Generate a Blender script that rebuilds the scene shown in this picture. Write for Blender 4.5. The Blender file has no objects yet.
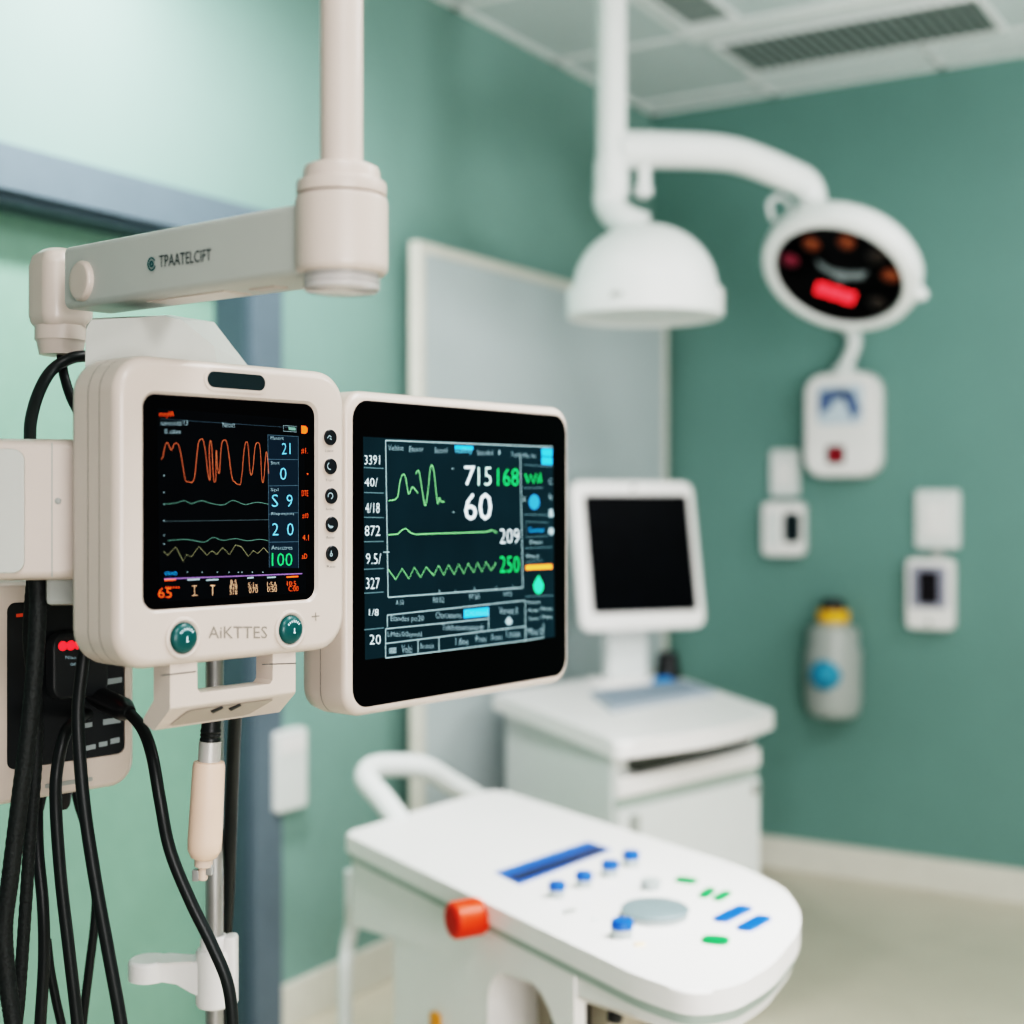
import bpy, bmesh, math, random
from mathutils import Vector, Matrix
random.seed(7)
SC = bpy.context.scene
COL = SC.collection
# ------------------------------------------------------------------ camera frame
F, HZ, CX, CZ = 1389.0, 500.0, 512.0, 1.35
YAW = math.radians(31.7)
CO, SI = math.cos(YAW), math.sin(YAW)
XL, YB, ZC = -2.36, 4.85, 2.84          # left wall, back wall, ceiling
S = 0.93

def c2w(xc, d): return (xc*CO - d*SI, xc*SI + d*CO)
def at(px, py, d):
    x, y = c2w((px-CX)/F*d, d)
    return Vector((x, y, CZ + (HZ-py)/F*d))
def on_z(px, py, z):
    d = (CZ-z)*F/(py-HZ)
    return at(px, py, d)
def on_back(px, py, off=0.0):            # back wall -> (X, Z)
    k = (px-CX)/F
    d = (YB-off)/(k*SI + CO)
    p = at(px, py, d); return p.x, p.z
def on_left(px, py, off=0.0):            # left wall -> (Y, Z)
    k = (px-CX)/F
    d = (XL+off)/(k*CO - SI)
    p = at(px, py, d); return p.y, p.z

class Fr:
    """a vertical working plane: origin in camera frame, local x along it, local +y away behind"""
    def __init__(s, xc, d, deg, z0=0.0):
        s.xc, s.d, s.a, s.z0 = xc, d, math.radians(deg), z0
        x, y = c2w(xc, d)
        s.loc = (x, y, z0); s.rz = s.a + YAW
    def uv(s, px, py, y=0.0):
        ca, sa = math.cos(s.a), math.sin(s.a)
        k = (px-CX)/F
        ox, od = s.xc - sa*y, s.d + ca*y
        x = (k*od - ox)/(ca - k*sa)
        t = od + x*sa
        return x, CZ + (HZ-py)/F*t - s.z0
    def world(s, x, y, z):
        ca, sa = math.cos(s.rz), math.sin(s.rz)
        return Vector((s.loc[0]+x*ca-y*sa, s.loc[1]+x*sa+y*ca, s.z0+z))

# ------------------------------------------------------------------ materials
def lin(c):
    return tuple((v/255/12.92 if v/255 <= .04045 else ((v/255+.055)/1.055)**2.4) for v in c)
MATS = {}
def mat(name, rgb, rough=.5, metal=0.0, emit=0.0, var=.03, scale=20, bump=0.0, trans=0.0, coat=0.0, spec=.5):
    if name in MATS: return MATS[name]
    m = bpy.data.materials.new(name); m.use_nodes = True
    nt = m.node_tree; b = nt.nodes['Principled BSDF']
    c = lin(rgb)
    tc = nt.nodes.new('ShaderNodeTexCoord')
    nz = nt.nodes.new('ShaderNodeTexNoise'); nz.inputs['Scale'].default_value = scale
    nz.inputs['Detail'].default_value = 3
    nt.links.new(tc.outputs['Object'], nz.inputs['Vector'])
    rp = nt.nodes.new('ShaderNodeValToRGB')
    rp.color_ramp.elements[0].position = .3; rp.color_ramp.elements[1].position = .7
    rp.color_ramp.elements[0].color = (*[v*(1-var) for v in c], 1)
    rp.color_ramp.elements[1].color = (*[min(1, v*(1+var)) for v in c], 1)
    nt.links.new(nz.outputs['Fac'], rp.inputs['Fac'])
    nt.links.new(rp.outputs['Color'], b.inputs['Base Color'])
    b.inputs['Roughness'].default_value = rough
    b.inputs['Metallic'].default_value = metal
    b.inputs['Specular IOR Level'].default_value = spec
    b.inputs['Coat Weight'].default_value = coat
    b.inputs['Transmission Weight'].default_value = trans
    if emit:
        nt.links.new(rp.outputs['Color'], b.inputs['Emission Color'])
        b.inputs['Emission Strength'].default_value = emit
    if bump:
        bp = nt.nodes.new('ShaderNodeBump'); bp.inputs['Strength'].default_value = bump
        bp.inputs['Distance'].default_value = .002
        nt.links.new(nz.outputs['Fac'], bp.inputs['Height'])
        nt.links.new(bp.outputs['Normal'], b.inputs['Normal'])
    MATS[name] = m
    return m
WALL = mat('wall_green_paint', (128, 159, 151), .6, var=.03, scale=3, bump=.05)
WALLB = mat('back_wall_green_dimmed', (106, 141, 134), .6, var=.03, scale=3, bump=.05)  # wall green darkened in the colour, for the dimmer light at the back
FLOOR = mat('vinyl_floor', (196, 189, 173), .3, var=.04, scale=6)
CEIL = mat('ceiling_tile', (204, 214, 213), .8, var=.03, scale=60, bump=.1)
TBAR = mat('ceiling_grid', (244, 246, 245), .5)
BASEB = mat('baseboard_vinyl', (216, 214, 204), .45)
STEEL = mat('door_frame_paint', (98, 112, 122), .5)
STEELD = mat('door_reveal_shaded', (74, 90, 98), .5)  # frame paint in a darker copy that carries the shade of the reveal
LEAF = mat('door_leaf_paint', (130, 166, 149), .5)
WARM = mat('warm_white_plastic', (206, 193, 184), .36, var=.012, scale=14, coat=.15)
WARMG = mat('greyed_white_plastic', (190, 192, 187), .42, var=.012, scale=14)
GREY = mat('grey_plastic', (160, 164, 160), .45)
SEAM = mat('seam_dark', (70, 74, 72), .6)
LAMPW = mat('lamp_white_enamel', (230, 233, 231), .4, var=.01)
WHITE = mat('white_enamel', (236, 234, 232), .35, var=.01)
COOLW = mat('cool_white_plastic', (220, 224, 222), .42, var=.012)
BOARD = mat('whiteboard_enamel', (184, 194, 196), .4, var=.015, scale=3)
GLASS = mat('black_glass', (4, 5, 6), .15, var=.2, spec=.12)
DISP1 = mat('display_dark', (6, 10, 14), .3, var=.2, emit=.15, spec=.08)
DISP2 = mat('display_teal', (13, 31, 36), .3, var=.15, emit=.85, scale=8, spec=.1)
PANEL = mat('panel_navy', (18, 34, 44), .3, emit=.45, spec=.1)
TEALD = mat('dark_teal_plastic', (8, 34, 38), .4)
BTN = mat('button_black', (24, 30, 34), .3)
TEALB = mat('button_teal', (2, 80, 80), .35, coat=.12, var=.08, scale=60)
RUBBER = mat('black_rubber', (26, 32, 33), .42, var=.1, scale=60)
BLACKP = mat('black_plastic', (32, 35, 37), .35, var=.1)
CHROME = mat('brushed_chrome', (176, 176, 174), .38, metal=.8, var=.06)
PEACH = mat('peach_plastic', (226, 196, 178), .45)
CLEAR = mat('clear_ring_plastic', (238, 240, 240), .15, trans=.55, coat=.3)
SILK = mat('grey_lettering', (62, 74, 78), .6)
EMBOSS = mat('embossed_lettering', (138, 132, 124), .5)
TEALT = mat('teal_lettering', (30, 92, 96), .6)
def glow(name, rgb, e=1.0): return mat(name, rgb, .6, emit=e, var=.04, spec=0)
G_OR = glow('glow_orange', (190, 112, 78), .6)
G_OR2 = glow('glow_orange_bright', (228, 96, 44), .75)
G_WH = glow('glow_white', (200, 214, 220), .8)
G_GY = glow('glow_grey', (130, 150, 156), .8)
G_CY = glow('glow_cyan', (104, 186, 220), .7)
G_CB = glow('glow_blue', (50, 160, 220), .9)
G_GN = glow('glow_green', (44, 192, 100), .75)
G_GP = glow('glow_pale_green', (140, 214, 140), .9)
G_GD = glow('glow_dim_green', (96, 132, 122), .55)
G_YL = glow('glow_dim_yellow', (140, 140, 112), .55)
G_RD = glow('glow_red', (255, 44, 50), 1.6)
G_PU = glow('glow_purple', (116, 92, 140), .5)
BLUE = mat('blue_plastic', (20, 84, 176), .35)
BLUED = mat('navy_strip', (12, 30, 60), .3)
GREEN = mat('green_plastic', (22, 138, 72), .4)
ORANGE = mat('orange_plastic', (232, 58, 16), .45)
DKOR = mat('orange_red_face', (186, 34, 8), .5)
GREENB = mat('grey_green_band', (166, 180, 172), .45)
SILVER = mat('silver_disc', (128, 144, 148), .4, metal=.2)
KNOBS = mat('knob_white_shaded', (168, 176, 176), .45)  # white knobs greyed, their side shading put into the colour
KEYS = mat('keyboard_blue_grey', (140, 154, 168), .5)
SCRN = mat('off_screen', (10, 15, 19), .3, var=.2, spec=.06)
YEL = mat('yellow_plastic', (232, 176, 40), .45)
BOTTLE = mat('bottle_grey', (176, 182, 178), .3, trans=.15)
BBLUE = mat('bottle_blue', (44, 140, 172), .4)
SLOT = mat('dark_slot', (70, 74, 70), .7)
VENTD = mat('vent_dark', (84, 94, 92), .7)
VENTS = mat('vent_slat', (158, 168, 164), .5)

# ------------------------------------------------------------------ object helpers
def obj(name, bm, m, parent=None, sharp=40, wn=True):
    bmesh.ops.recalc_face_normals(bm, faces=bm.faces)
    for f in bm.faces: f.smooth = True
    lim = math.radians(sharp)
    for e in bm.edges:
        if len(e.link_faces) == 2 and e.calc_face_angle(0) > lim: e.smooth = False
    me = bpy.data.meshes.new(name); bm.to_mesh(me); bm.free()
    for mm in (m if isinstance(m, (list, tuple)) else [m]): me.materials.append(mm)
    o = bpy.data.objects.new(name, me); COL.objects.link(o)
    if parent: o.parent = parent
    if wn and len(me.polygons) > 8:
        w_ = o.modifiers.new('weighted_normals', 'WEIGHTED_NORMAL'); w_.keep_sharp = True; w_.weight = 80
    return o
def tag(o, label=None, cat=None, group=None, kind=None):
    if label: o['label'] = label
    if cat: o['category'] = cat
    if group: o['group'] = group
    if kind: o['kind'] = kind
    return o
def thing(name, label, cat, loc=(0, 0, 0), rz=0.0, group=None):
    o = bpy.data.objects.new(name, None); o.empty_display_size = .05
    COL.objects.link(o); o.location = loc; o.rotation_euler = (0, 0, rz)
    return tag(o, label, cat, group)
def struct(name, bm, m, parent=None):
    o = obj(name, bm, m, parent)
    if not parent: o['kind'] = 'structure'
    return o
def B(): return bmesh.new()

def rr(x0, x1, z0, z1, r, n=7):
    """rounded rectangle, CCW list of (x, z)"""
    r = max(1e-5, min(r, (x1-x0)/2-1e-5, (z1-z0)/2-1e-5)); out = []
    for cx, cz, a0 in ((x1-r, z1-r, 0), (x0+r, z1-r, 90), (x0+r, z0+r, 180), (x1-r, z0+r, 270)):
        for i in range(n):
            a = math.radians(a0 + 90*i/(n-1)); out.append((cx+r*math.cos(a), cz+r*math.sin(a)))
    return out
def loft(bm, loops, cap0=True, cap1=True, closed=True):
    vs = [[bm.verts.new(p) for p in lp] for lp in loops]
    n = len(loops[0])
    for a, b in zip(vs, vs[1:]):
        for i in range(n if closed else n-1):
            j = (i+1) % n
            try: bm.faces.new((a[i], a[j], b[j], b[i]))
            except ValueError: pass
    if cap0: bm.faces.new(list(reversed(vs[0])))
    if cap1: bm.faces.new(vs[-1])
    return vs
def shell(bm, specs, n=7):
    """specs: (x0,x1,z0,z1,r,y) rounded rectangles from back to front"""
    return loft(bm, [[(x, y, z) for x, z in rr(x0, x1, z0, z1, r, n)] for x0, x1, z0, z1, r, y in specs])
def slab(bm, x0, x1, z0, z1, r, yf, yb, f=.002, n=7):
    """rounded plate whose front (yf) rim is filleted"""
    q = f*.3
    shell(bm, [(x0+f, x1-f, z0+f, z1-f, max(r-f, 1e-4), yb), (x0, x1, z0, z1, r, yb-f), (x0, x1, z0, z1, r, yf+f),
               (x0+q, x1-q, z0+q, z1-q, r-q, yf+q), (x0+f, x1-f, z0+f, z1-f, max(r-f, 1e-4), yf)], n)
def box(bm, x0, x1, y0, y1, z0, z1, bev=0.0, seg=2):
    v = [bm.verts.new(p) for p in ((x0,y0,z0),(x1,y0,z0),(x1,y1,z0),(x0,y1,z0),(x0,y0,z1),(x1,y0,z1),(x1,y1,z1),(x0,y1,z1))]
    fs = [bm.faces.new([v[i] for i in q]) for q in ((3,2,1,0),(4,5,6,7),(0,1,5,4),(1,2,6,5),(2,3,7,6),(3,0,4,7))]
    if bev:
        es = list({e for f in fs for e in f.edges})
        bmesh.ops.bevel(bm, geom=es, offset=bev, segments=seg, affect='EDGES', profile=.5)
def prism(bm, pts, z0, z1, bev=0.0, seg=3):
    """polygon in XY extruded in Z; z0/z1 numbers or functions of (x,y)"""
    g = lambda z, p: z(*p) if callable(z) else z
    lo = [bm.verts.new((x, y, g(z0, (x, y)))) for x, y in pts]
    hi = [bm.verts.new((x, y, g(z1, (x, y)))) for x, y in pts]
    n = len(pts); fs = [bm.faces.new(list(reversed(lo))), bm.faces.new(hi)]
    for i in range(n): fs.append(bm.faces.new((lo[i], lo[(i+1) % n], hi[(i+1) % n], hi[i])))
    if bev:
        es = [e for e in fs[1].edges]
        bmesh.ops.bevel(bm, geom=es, offset=bev, segments=seg, affect='EDGES', profile=.5)
def vprism(bm, pts, y0, y1, bev=0.0, seg=2):
    """polygon in XZ extruded in Y, all edges bevelled"""
    a = [bm.verts.new((x, y0, z)) for x, z in pts]; b = [bm.verts.new((x, y1, z)) for x, z in pts]
    n = len(pts); fs = [bm.faces.new(a), bm.faces.new(list(reversed(b)))]
    for i in range(n): fs.append(bm.faces.new((a[i], b[i], b[(i+1) % n], a[(i+1) % n])))
    if bev:
        es = list({e for f in fs[:2] for e in f.edges})
        bmesh.ops.bevel(bm, geom=es, offset=bev, segments=seg, affect='EDGES', profile=.5)
def basis(axis):
    a = Vector(axis).normalized()
    t = Vector((0, 0, 1)) if abs(a.z) < .9 else Vector((1, 0, 0))
    u = a.cross(t).normalized(); return u, a.cross(u).normalized(), a
def lathe(bm, c, axis, prof, n=32):
    """prof: (radius, height along axis)"""
    u, v, a = basis(axis); c = Vector(c)
    loops = [[c + a*h + (u*math.cos(2*math.pi*i/n) + v*math.sin(2*math.pi*i/n))*max(r, 1e-5) for i in range(n)] for r, h in prof]
    loft(bm, loops)
def smooth_path(pts, k=8):
    P = [Vector(p) for p in pts]; out = []
    for i in range(len(P)-1):
        p0, p1, p2, p3 = P[max(i-1, 0)], P[i], P[i+1], P[min(i+2, len(P)-1)]
        for j in range(k):
            t = j/k
            out.append(.5*((2*p1) + (p2-p0)*t + (2*p0-5*p1+4*p2-p3)*t*t + (3*p1-p0-3*p2+p3)*t**3))
    out.append(P[-1]); return out
def tube(bm, pts, r, n=12, k=8, smooth=True, flat=1.0, ridges=0.0):
    P = smooth_path(pts, k) if smooth else [Vector(p) for p in pts]
    T = [(P[min(i+1, len(P)-1)]-P[max(i-1, 0)]).normalized() for i in range(len(P))]
    u = basis(T[0])[0]; loops = []
    for i, (p, t) in enumerate(zip(P, T)):
        u = (u - t*u.dot(t)).normalized(); v = t.cross(u)
        rad = r(i/(len(P)-1)) if callable(r) else r
        if ridges and i % 2: rad -= ridges
        loops.append([p + u*math.cos(2*math.pi*j/n)*rad + v*math.sin(2*math.pi*j/n)*rad*flat for j in range(n)])
    loft(bm, loops)
def round_poly(pts, r, n=6):
    """round the corners of a 2-D polygon; r number or list"""
    out = []; m = len(pts)
    for i in range(m):
        p = Vector(pts[i]); a = Vector(pts[i-1])-p; b = Vector(pts[(i+1) % m])-p
        ri = r[i] if isinstance(r, (list, tuple)) else r
        ri = min(ri, a.length*.48, b.length*.48)
        p0, p2 = p+a.normalized()*ri, p+b.normalized()*ri
        for j in range(n+1):
            t = j/n; q = p0*(1-t)**2 + p*2*t*(1-t) + p2*t*t
            out.append((q.x, q.y))
    return out
def inset(pts, d):
    """shrink polygon towards inside by d (convex-ish)"""
    m = len(pts); area = sum(pts[i][0]*pts[(i+1) % m][1]-pts[(i+1) % m][0]*pts[i][1] for i in range(m))
    sg = 1 if area > 0 else -1; out = []
    for i in range(m):
        a, b = Vector(pts[i-1]), Vector(pts[(i+1) % m]); t = (b-a).normalized()
        nrm = Vector((-t.y, t.x))*sg
        out.append((pts[i][0]+nrm.x*d, pts[i][1]+nrm.y*d))
    return out

# ---- flat graphics on a vertical plane
def ribbon(bm, pts, w, y):
    P = [Vector((x, z)) for x, z in pts]; L = []; R = []
    for i, p in enumerate(P):
        t = (P[min(i+1, len(P)-1)]-P[max(i-1, 0)])
        t = t.normalized() if t.length > 1e-9 else Vector((1, 0))
        nn = Vector((-t.y, t.x))*w/2
        L.append(bm.verts.new((p.x+nn.x, y, p.y+nn.y))); R.append(bm.verts.new((p.x-nn.x, y, p.y-nn.y)))
    for i in range(len(P)-1): bm.faces.new((L[i], L[i+1], R[i+1], R[i]))
def flat_poly(bm, pts, y): bm.faces.new([bm.verts.new((x, y, z)) for x, z in pts])
def text_into(bm, s, place, thin=False):
    """place maps unit glyph coordinates (0..1 across, 0..1 up) to 3-D"""
    cu = bpy.data.curves.new('t', 'FONT'); cu.body = s; cu.resolution_u = 2; cu.offset = -.014 if thin else 0; cu.extrude = 0
    o = bpy.data.objects.new('t', cu); COL.objects.link(o)
    dg = bpy.context.evaluated_depsgraph_get(); dg.update()
    me = bpy.data.meshes.new_from_object(o.evaluated_get(dg))
    xs = [v.co.x for v in me.vertices]; ys = [v.co.y for v in me.vertices]
    if xs:
        x0, x1, y0, y1 = min(xs), max(xs), min(ys), max(ys)
        vv = [bm.verts.new(place((v.co.x-x0)/(x1-x0+1e-9), (v.co.y-y0)/(y1-y0+1e-9))) for v in me.vertices]
        for p in me.polygons:
            try: bm.faces.new([vv[i] for i in p.vertices])
            except ValueError: pass
    bpy.data.objects.remove(o); bpy.data.curves.remove(cu); bpy.data.meshes.remove(me)
class Gfx:
    """graphics lying on one display: pixel outlines in a crop are turned into plane points"""
    def __init__(s, fr, ox, oy, sc, y, parent):
        s.fr, s.ox, s.oy, s.sc, s.y, s.parent = fr, ox, oy, sc, y, parent
        s.k = 0
    def p(s, x, y): return s.fr.uv(x/s.sc+s.ox, y/s.sc+s.oy, s.y)
    def yy(s): s.k += 1; return s.y - .00002*(s.k % 8)
    def line(s, name, pts, w, m, smooth=False):
        bm = B()
        q = [(x, y, 0) for x, y in pts]
        if smooth: q = [tuple(v) for v in smooth_path(q, 6)]
        ribbon(bm, [s.p(a[0], a[1]) for a in q], w, s.yy()); return obj(name, bm, m, s.parent)
    def lines(s, name, many, w, m):
        bm = B(); y = s.yy()
        for pts in many: ribbon(bm, [s.p(*a) for a in pts], w, y)
        return obj(name, bm, m, s.parent)
    def polys(s, name, many, m, dy=0):
        bm = B(); y = s.yy()+dy
        for pts in many: flat_poly(bm, [s.p(*a) for a in pts], y)
        return obj(name, bm, m, s.parent)
    def texts(s, name, items, m, dy=-.0001, thin=True):
        """items: (string, x0, x1, ymid, height)"""
        bm = B(); y = s.yy()+dy
        for st, x0, x1, ym, h in items:
            def pl(a, b):
                u = s.p(x0+(x1-x0)*a, ym+h/2-h*b); return (u[0], y, u[1])
            text_into(bm, st, pl, thin)
        return obj(name, bm, m, s.parent)
    def blob(s, name, x, y, rx, ry, m, n=18, drop=False):
        pts = []
        for i in range(n):
            a = 2*math.pi*i/n; k = 1
            dx, dy = math.cos(a)*rx, math.sin(a)*ry
            if drop and dy < 0: dx *= (1+dy/ry*.75)
            pts.append((x+dx, y+dy))
        return s.polys(name, [pts], m)

# ================================================================== ROOM
XR, YF = 3.2, -1.6
bm = B(); box(bm, XL-.12, XR, YF, YB+.12, -.1, 0); struct('floor', bm, FLOOR)
# left wall with the door opening
dy0, dy1, dz = 1.60, 2.585, 1.977
bm = B()
box(bm, XL-.12, XL, YF, dy0, 0, ZC); box(bm, XL-.12, XL, dy1, YB, 0, ZC); box(bm, XL-.12, XL, dy0, dy1, dz, ZC)
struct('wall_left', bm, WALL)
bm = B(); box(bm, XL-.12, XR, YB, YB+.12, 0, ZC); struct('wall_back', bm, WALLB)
# ceiling with inset tile field
bm = B(); box(bm, XL-.12, XR, YF, YB+.12, ZC, ZC+.1); ceil = struct('ceiling', bm, CEIL)
bm = B()
gx = [-1.86+.61*i for i in range(-1, 9)]; gy = [4.09-.61*i for i in range(-1, 9)]
for x in gx:
    if XL < x < XR:
        for ya, yb_ in ((YF+.02, 4.10), (4.58, YB-.002)): box(bm, x-.012, x+.012, ya, yb_, ZC-.006, ZC-.0005)
for y in gy:
    if YF < y < YB: box(bm, XL+.002, XR-.02, y-.012, y+.012, ZC-.006, ZC-.0005)
box(bm, XL+.002, XL+.03, YF+.02, YB-.002, ZC-.006, ZC-.0005); box(bm, XL+.002, XR-.02, YB-.03, YB-.002, ZC-.006, ZC-.0005)
box(bm, -1.87, XR-.02, 4.03, 4.15, ZC-.008, ZC-.0005); box(bm, -1.87, XR-.02, 4.57, 4.60, ZC-.006, ZC-.0005)
struct('ceiling_grid', bm, TBAR, ceil)
# baseboards
bm = B(); box(bm, XL, XL+.015, dy1+.103, YB-.016, 0, .115, .004); struct('baseboard_left', bm, BASEB)
bm = B(); box(bm, XL+.001, XR, YB-.015, YB, 0, .115, .004); struct('baseboard_back', bm, BASEB)
# door
dr = bpy.data.objects.new('door_1', None); COL.objects.link(dr); dr.location = (XL, (dy0+dy1)/2, 0)
tag(dr, kind='structure', label='pale green door recessed in a blue-grey steel frame in the left wall')
yc = (dy0+dy1)/2
bm = B()
for y0, y1, z0, z1 in ((dy0-.1, dy0, 0, dz), (dy1, dy1+.1, 0, dz), (dy0-.1, dy1+.1, dz, dz+.095)):
    box(bm, -.002, .02, y0-yc, y1-yc, z0, z1, .003)
obj('door_frame', bm, STEEL, dr)
bm = B()
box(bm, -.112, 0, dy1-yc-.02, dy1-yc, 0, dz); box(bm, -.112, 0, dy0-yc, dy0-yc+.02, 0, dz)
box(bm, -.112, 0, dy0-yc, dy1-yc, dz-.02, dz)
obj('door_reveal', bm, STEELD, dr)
bm = B(); box(bm, -.118, -.10, dy0-yc+.005, dy1-yc-.005, .005, dz-.003, .002); obj('door_leaf', bm, LEAF, dr)

# ceiling vents
def vent(x0, x1, y0, y1, along, label):
    t = thing('ceiling_vent', label, 'vent', ((x0+x1)/2, (y0+y1)/2, ZC-.004), 0, 'ceiling air grilles')
    w, h = (x1-x0)/2, (y1-y0)/2
    bm = B(); f = .018
    for a in ((-w-f, w+f, -h-f, -h), (-w-f, w+f, h, h+f), (-w-f, -w, -h, h), (w, w+f, -h, h)):
        box(bm, a[0], a[1], a[2], a[3], -.012, -.0005, .002)
    obj('frame', bm, TBAR, t)
    bm = B(); box(bm, -w, w, -h, h, -.003, -.0005); obj('backing', bm, VENTD, t)
    bm = B(); n = int((2*w if along else 2*h)/.034)
    for i in range(n):
        if along: q = -w+(i+.5)*2*w/n; box(bm, q-.005, q+.005, -h, h, -.010, -.003)
        else: q = -h+(i+.5)*2*h/n; box(bm, -w, w, q-.005, q+.005, -.010, -.003)
    obj('louvre', bm, VENTS, t)
vent(-1.81, -.99, 4.20, 4.53, True, 'wide slatted ceiling vent nearest the back wall')
vent(-1.80, -1.66, 3.42, 3.97, False, 'small narrow slatted ceiling vent at the top edge, further from the back wall')

# light switch plate on left wall
y0, z1 = on_left(277, 733, .035); y1, z0 = on_left(308, 806, .035)
t = thing('wall_dispenser', 'small white rectangular box on the green wall right of the door frame', 'wall box', (XL, (y0+y1)/2, z0), math.pi/2)
w = (y1-y0)/2
bm = B(); slab(bm, -w, w, 0, z1-z0, .012, -.035, -.0005, .006); obj('cover', bm, COOLW, t)
bm = B(); slab(bm, -w*.8, w*.8, (z1-z0)*.72, (z1-z0)*.93, .006, -.037, -.034, .001); obj('lid', bm, WHITE, t)

# ================================================================== WHITE SCREEN PANEL
XP = XL+.10
def pan(px, py):
    k = (px-CX)/F; d = XP/(k*CO-SI); p = at(px, py, d); return p.y, p.z
py0, ztop = pan(419, 240); py1, _ = pan(668, 300)
t = thing('whiteboard', 'tall white freestanding whiteboard panel against the green left wall behind the monitors', 'whiteboard', (XP, (py0+py1)/2, 0), math.pi/2)
w = (py1-py0)/2; zb = .22
bm = B(); box(bm, -w+.02, w-.02, .004, .028, zb+.02, ztop-.02); obj('board', bm, BOARD, t)
bm = B()
for a in ((-w, -w+.032, zb, ztop), (w-.032, w, zb, ztop), (-w+.032, w-.032, zb, zb+.03), (-w+.032, w-.032, ztop-.03, ztop)):
    box(bm, a[0], a[1], 0, .035, a[2], a[3], .004)
obj('frame', bm, BASEB, t)
for sx in (-w+.18, w-.18):
    bm = B(); box(bm, sx-.02, sx+.02, .005, .03, .05, zb+.01, .003); box(bm, sx-.02, sx+.02, -.06, .075, .02, .05, .006)
    for yy in (-.04, .055): lathe(bm, (sx-.012, yy, .02), (1, 0, 0), [(.02, 0), (.02, .024)], 16)
    obj('leg', bm, GREY, t)

# ================================================================== WALL DEVICES (back wall)
def wall_thing(name, label, cat, px0, px1, py0, py1, off=.06, group=None):
    xa, za = on_back(px0, py0, off); xb, zb_ = on_back(px1, py1, off)
    t = thing(name, label, cat, ((xa+xb)/2, YB, zb_), 0, group)
    def q(px, py, y=0.0):
        x, z = on_back(px, py, -y); return x-(xa+xb)/2, z-zb_
    return t, (xb-xa)/2, (za-zb_), q
# large terminal
t, w, h, q = wall_thing('wall_terminal', 'largest rounded white wall unit with a blue-grey symbol, hanging below the oval light head', 'wall unit', 803, 878, 374, 477, .09)
bm = B(); shell(bm, [(-w+.01, w-.01, .01, h-.01, .06, -.001), (-w, w, 0, h, .07, -.02), (-w, w, 0, h, .07, -.07), (-w+.008, w-.008, .008, h-.008, .062, -.085), (-w+.03, w-.03, .03, h-.03, .045, -.09)]); obj('housing', bm, WHITE, t)
bm = B(); slab(bm, -w*.62, w*.62, h*.50, h*.88, .02, -.094, -.089, .002); obj('window', bm, mat('pale_blue_window', (198, 212, 222), .3), t)
bm = B()
for a in (((-.075, .60), (-.075, .82), (-.02, .84), (-.03, .66)), ((.0, .84), (.05, .82), (.078, .62), (.045, .54)), ((-.03, .84), (.02, .84), (.03, .76), (-.03, .72))):
    flat_poly(bm, [(x, z*h) for x, z in a], -.0946)
obj('symbol', bm, mat('blue_grey_ink', (92, 112, 150), .5), t)
bm = B(); slab(bm, -w*.36, w*.12, h*.13, h*.30, .008, -.094, -.088, .002); sc = obj('screen', bm, mat('dark_red_screen', (70, 24, 36), .3), t)
bm = B(); slab(bm, -w*.2, -w*.02, h*.18, h*.25, .004, -.0955, -.0935, .0005); obj('red_digit', bm, glow('dim_red', (150, 30, 40), .5), sc)
bm = B(); lathe(bm, (0, -.05, h-.01), (0, 0, 1), [(.05, 0), (.045, .02), (.03, .035), (.028, .04)], 24)
tube(bm, [(0, -.05, h+.02), (.025, -.055, h+.06), (.04, -.055, h+.12), (.0, -.05, h+.19), (-.02, -.045, h+.27), (-.02, -.012, h+.33), (-.02, -.0015, h+.33)], .024)
obj('hanger_pipe', bm, COOLW, t)
# left pair
t, w, h, q = wall_thing('switch_plate', 'small plain white plate on the back wall above the sideways dark-windowed unit', 'switch plate', 770, 798, 450, 496, .02)
bm = B(); slab(bm, -w, w, 0, h, .012, -.02, -.0005, .005); obj('cover_plate', bm, COOLW, t)
bm = B(); slab(bm, -w*.5, w*.5, h*.25, h*.75, .008, -.025, -.019, .002); obj('rocker', bm, WHITE, t)
t, w, h, q = wall_thing('wall_sensor', 'small white wall unit with dark window on its right half, nearest the cart screen', 'wall unit', 761, 802, 502, 557)
bm = B(); slab(bm, -w, w, 0, h, .025, -.06, -.0005, .012); obj('housing', bm, WHITE, t)
bm = B(); slab(bm, w*.12, w*.92, h*.26, h*.80, .012, -.064, -.058, .003); obj('screen', bm, TEALD, t)
bm = B(); slab(bm, -w*.75, -w*.1, h*.2, h*.8, .01, -.063, -.058, .002); obj('front_panel', bm, COOLW, t)
# right pair
t, w, h, q = wall_thing('switch_plate', 'white square switch plate on the back wall furthest right, above the dark-screened unit', 'switch plate', 915, 959, 490, 549, .024)
bm = B(); slab(bm, -w, w, 0, h, .014, -.024, -.0005, .006); obj('cover_plate', bm, COOLW, t)
bm = B(); slab(bm, -w*.62, w*.62, h*.2, h*.8, .01, -.03, -.023, .002); obj('rocker', bm, WHITE, t)
bm = B(); box(bm, -.014, .014, -.02, -.001, -.035, .002); obj('conduit', bm, GREY, t)
t, w, h, q = wall_thing('wall_sensor', 'upright white wall unit with a central dark screen, furthest right', 'wall unit', 905, 952, 558, 631)
bm = B(); slab(bm, -w, w, 0, h, .022, -.055, -.0005, .01); obj('housing', bm, WHITE, t)
bm = B(); slab(bm, -w*.78, w*.78, h*.30, h*.90, .012, -.058, -.054, .002); obj('bezel', bm, mat('lilac_grey', (150, 152, 166), .4), t)
bm = B(); slab(bm, -w*.42, w*.42, h*.36, h*.82, .008, -.061, -.057, .002); sc = obj('screen', bm, mat('dark_plum', (30, 22, 30), .25), t)
bm = B(); slab(bm, -w*.08, w*.08, h*.05, h*.14, .005, -.058, -.054, .002); obj('button', bm, GREY, t)
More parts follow.
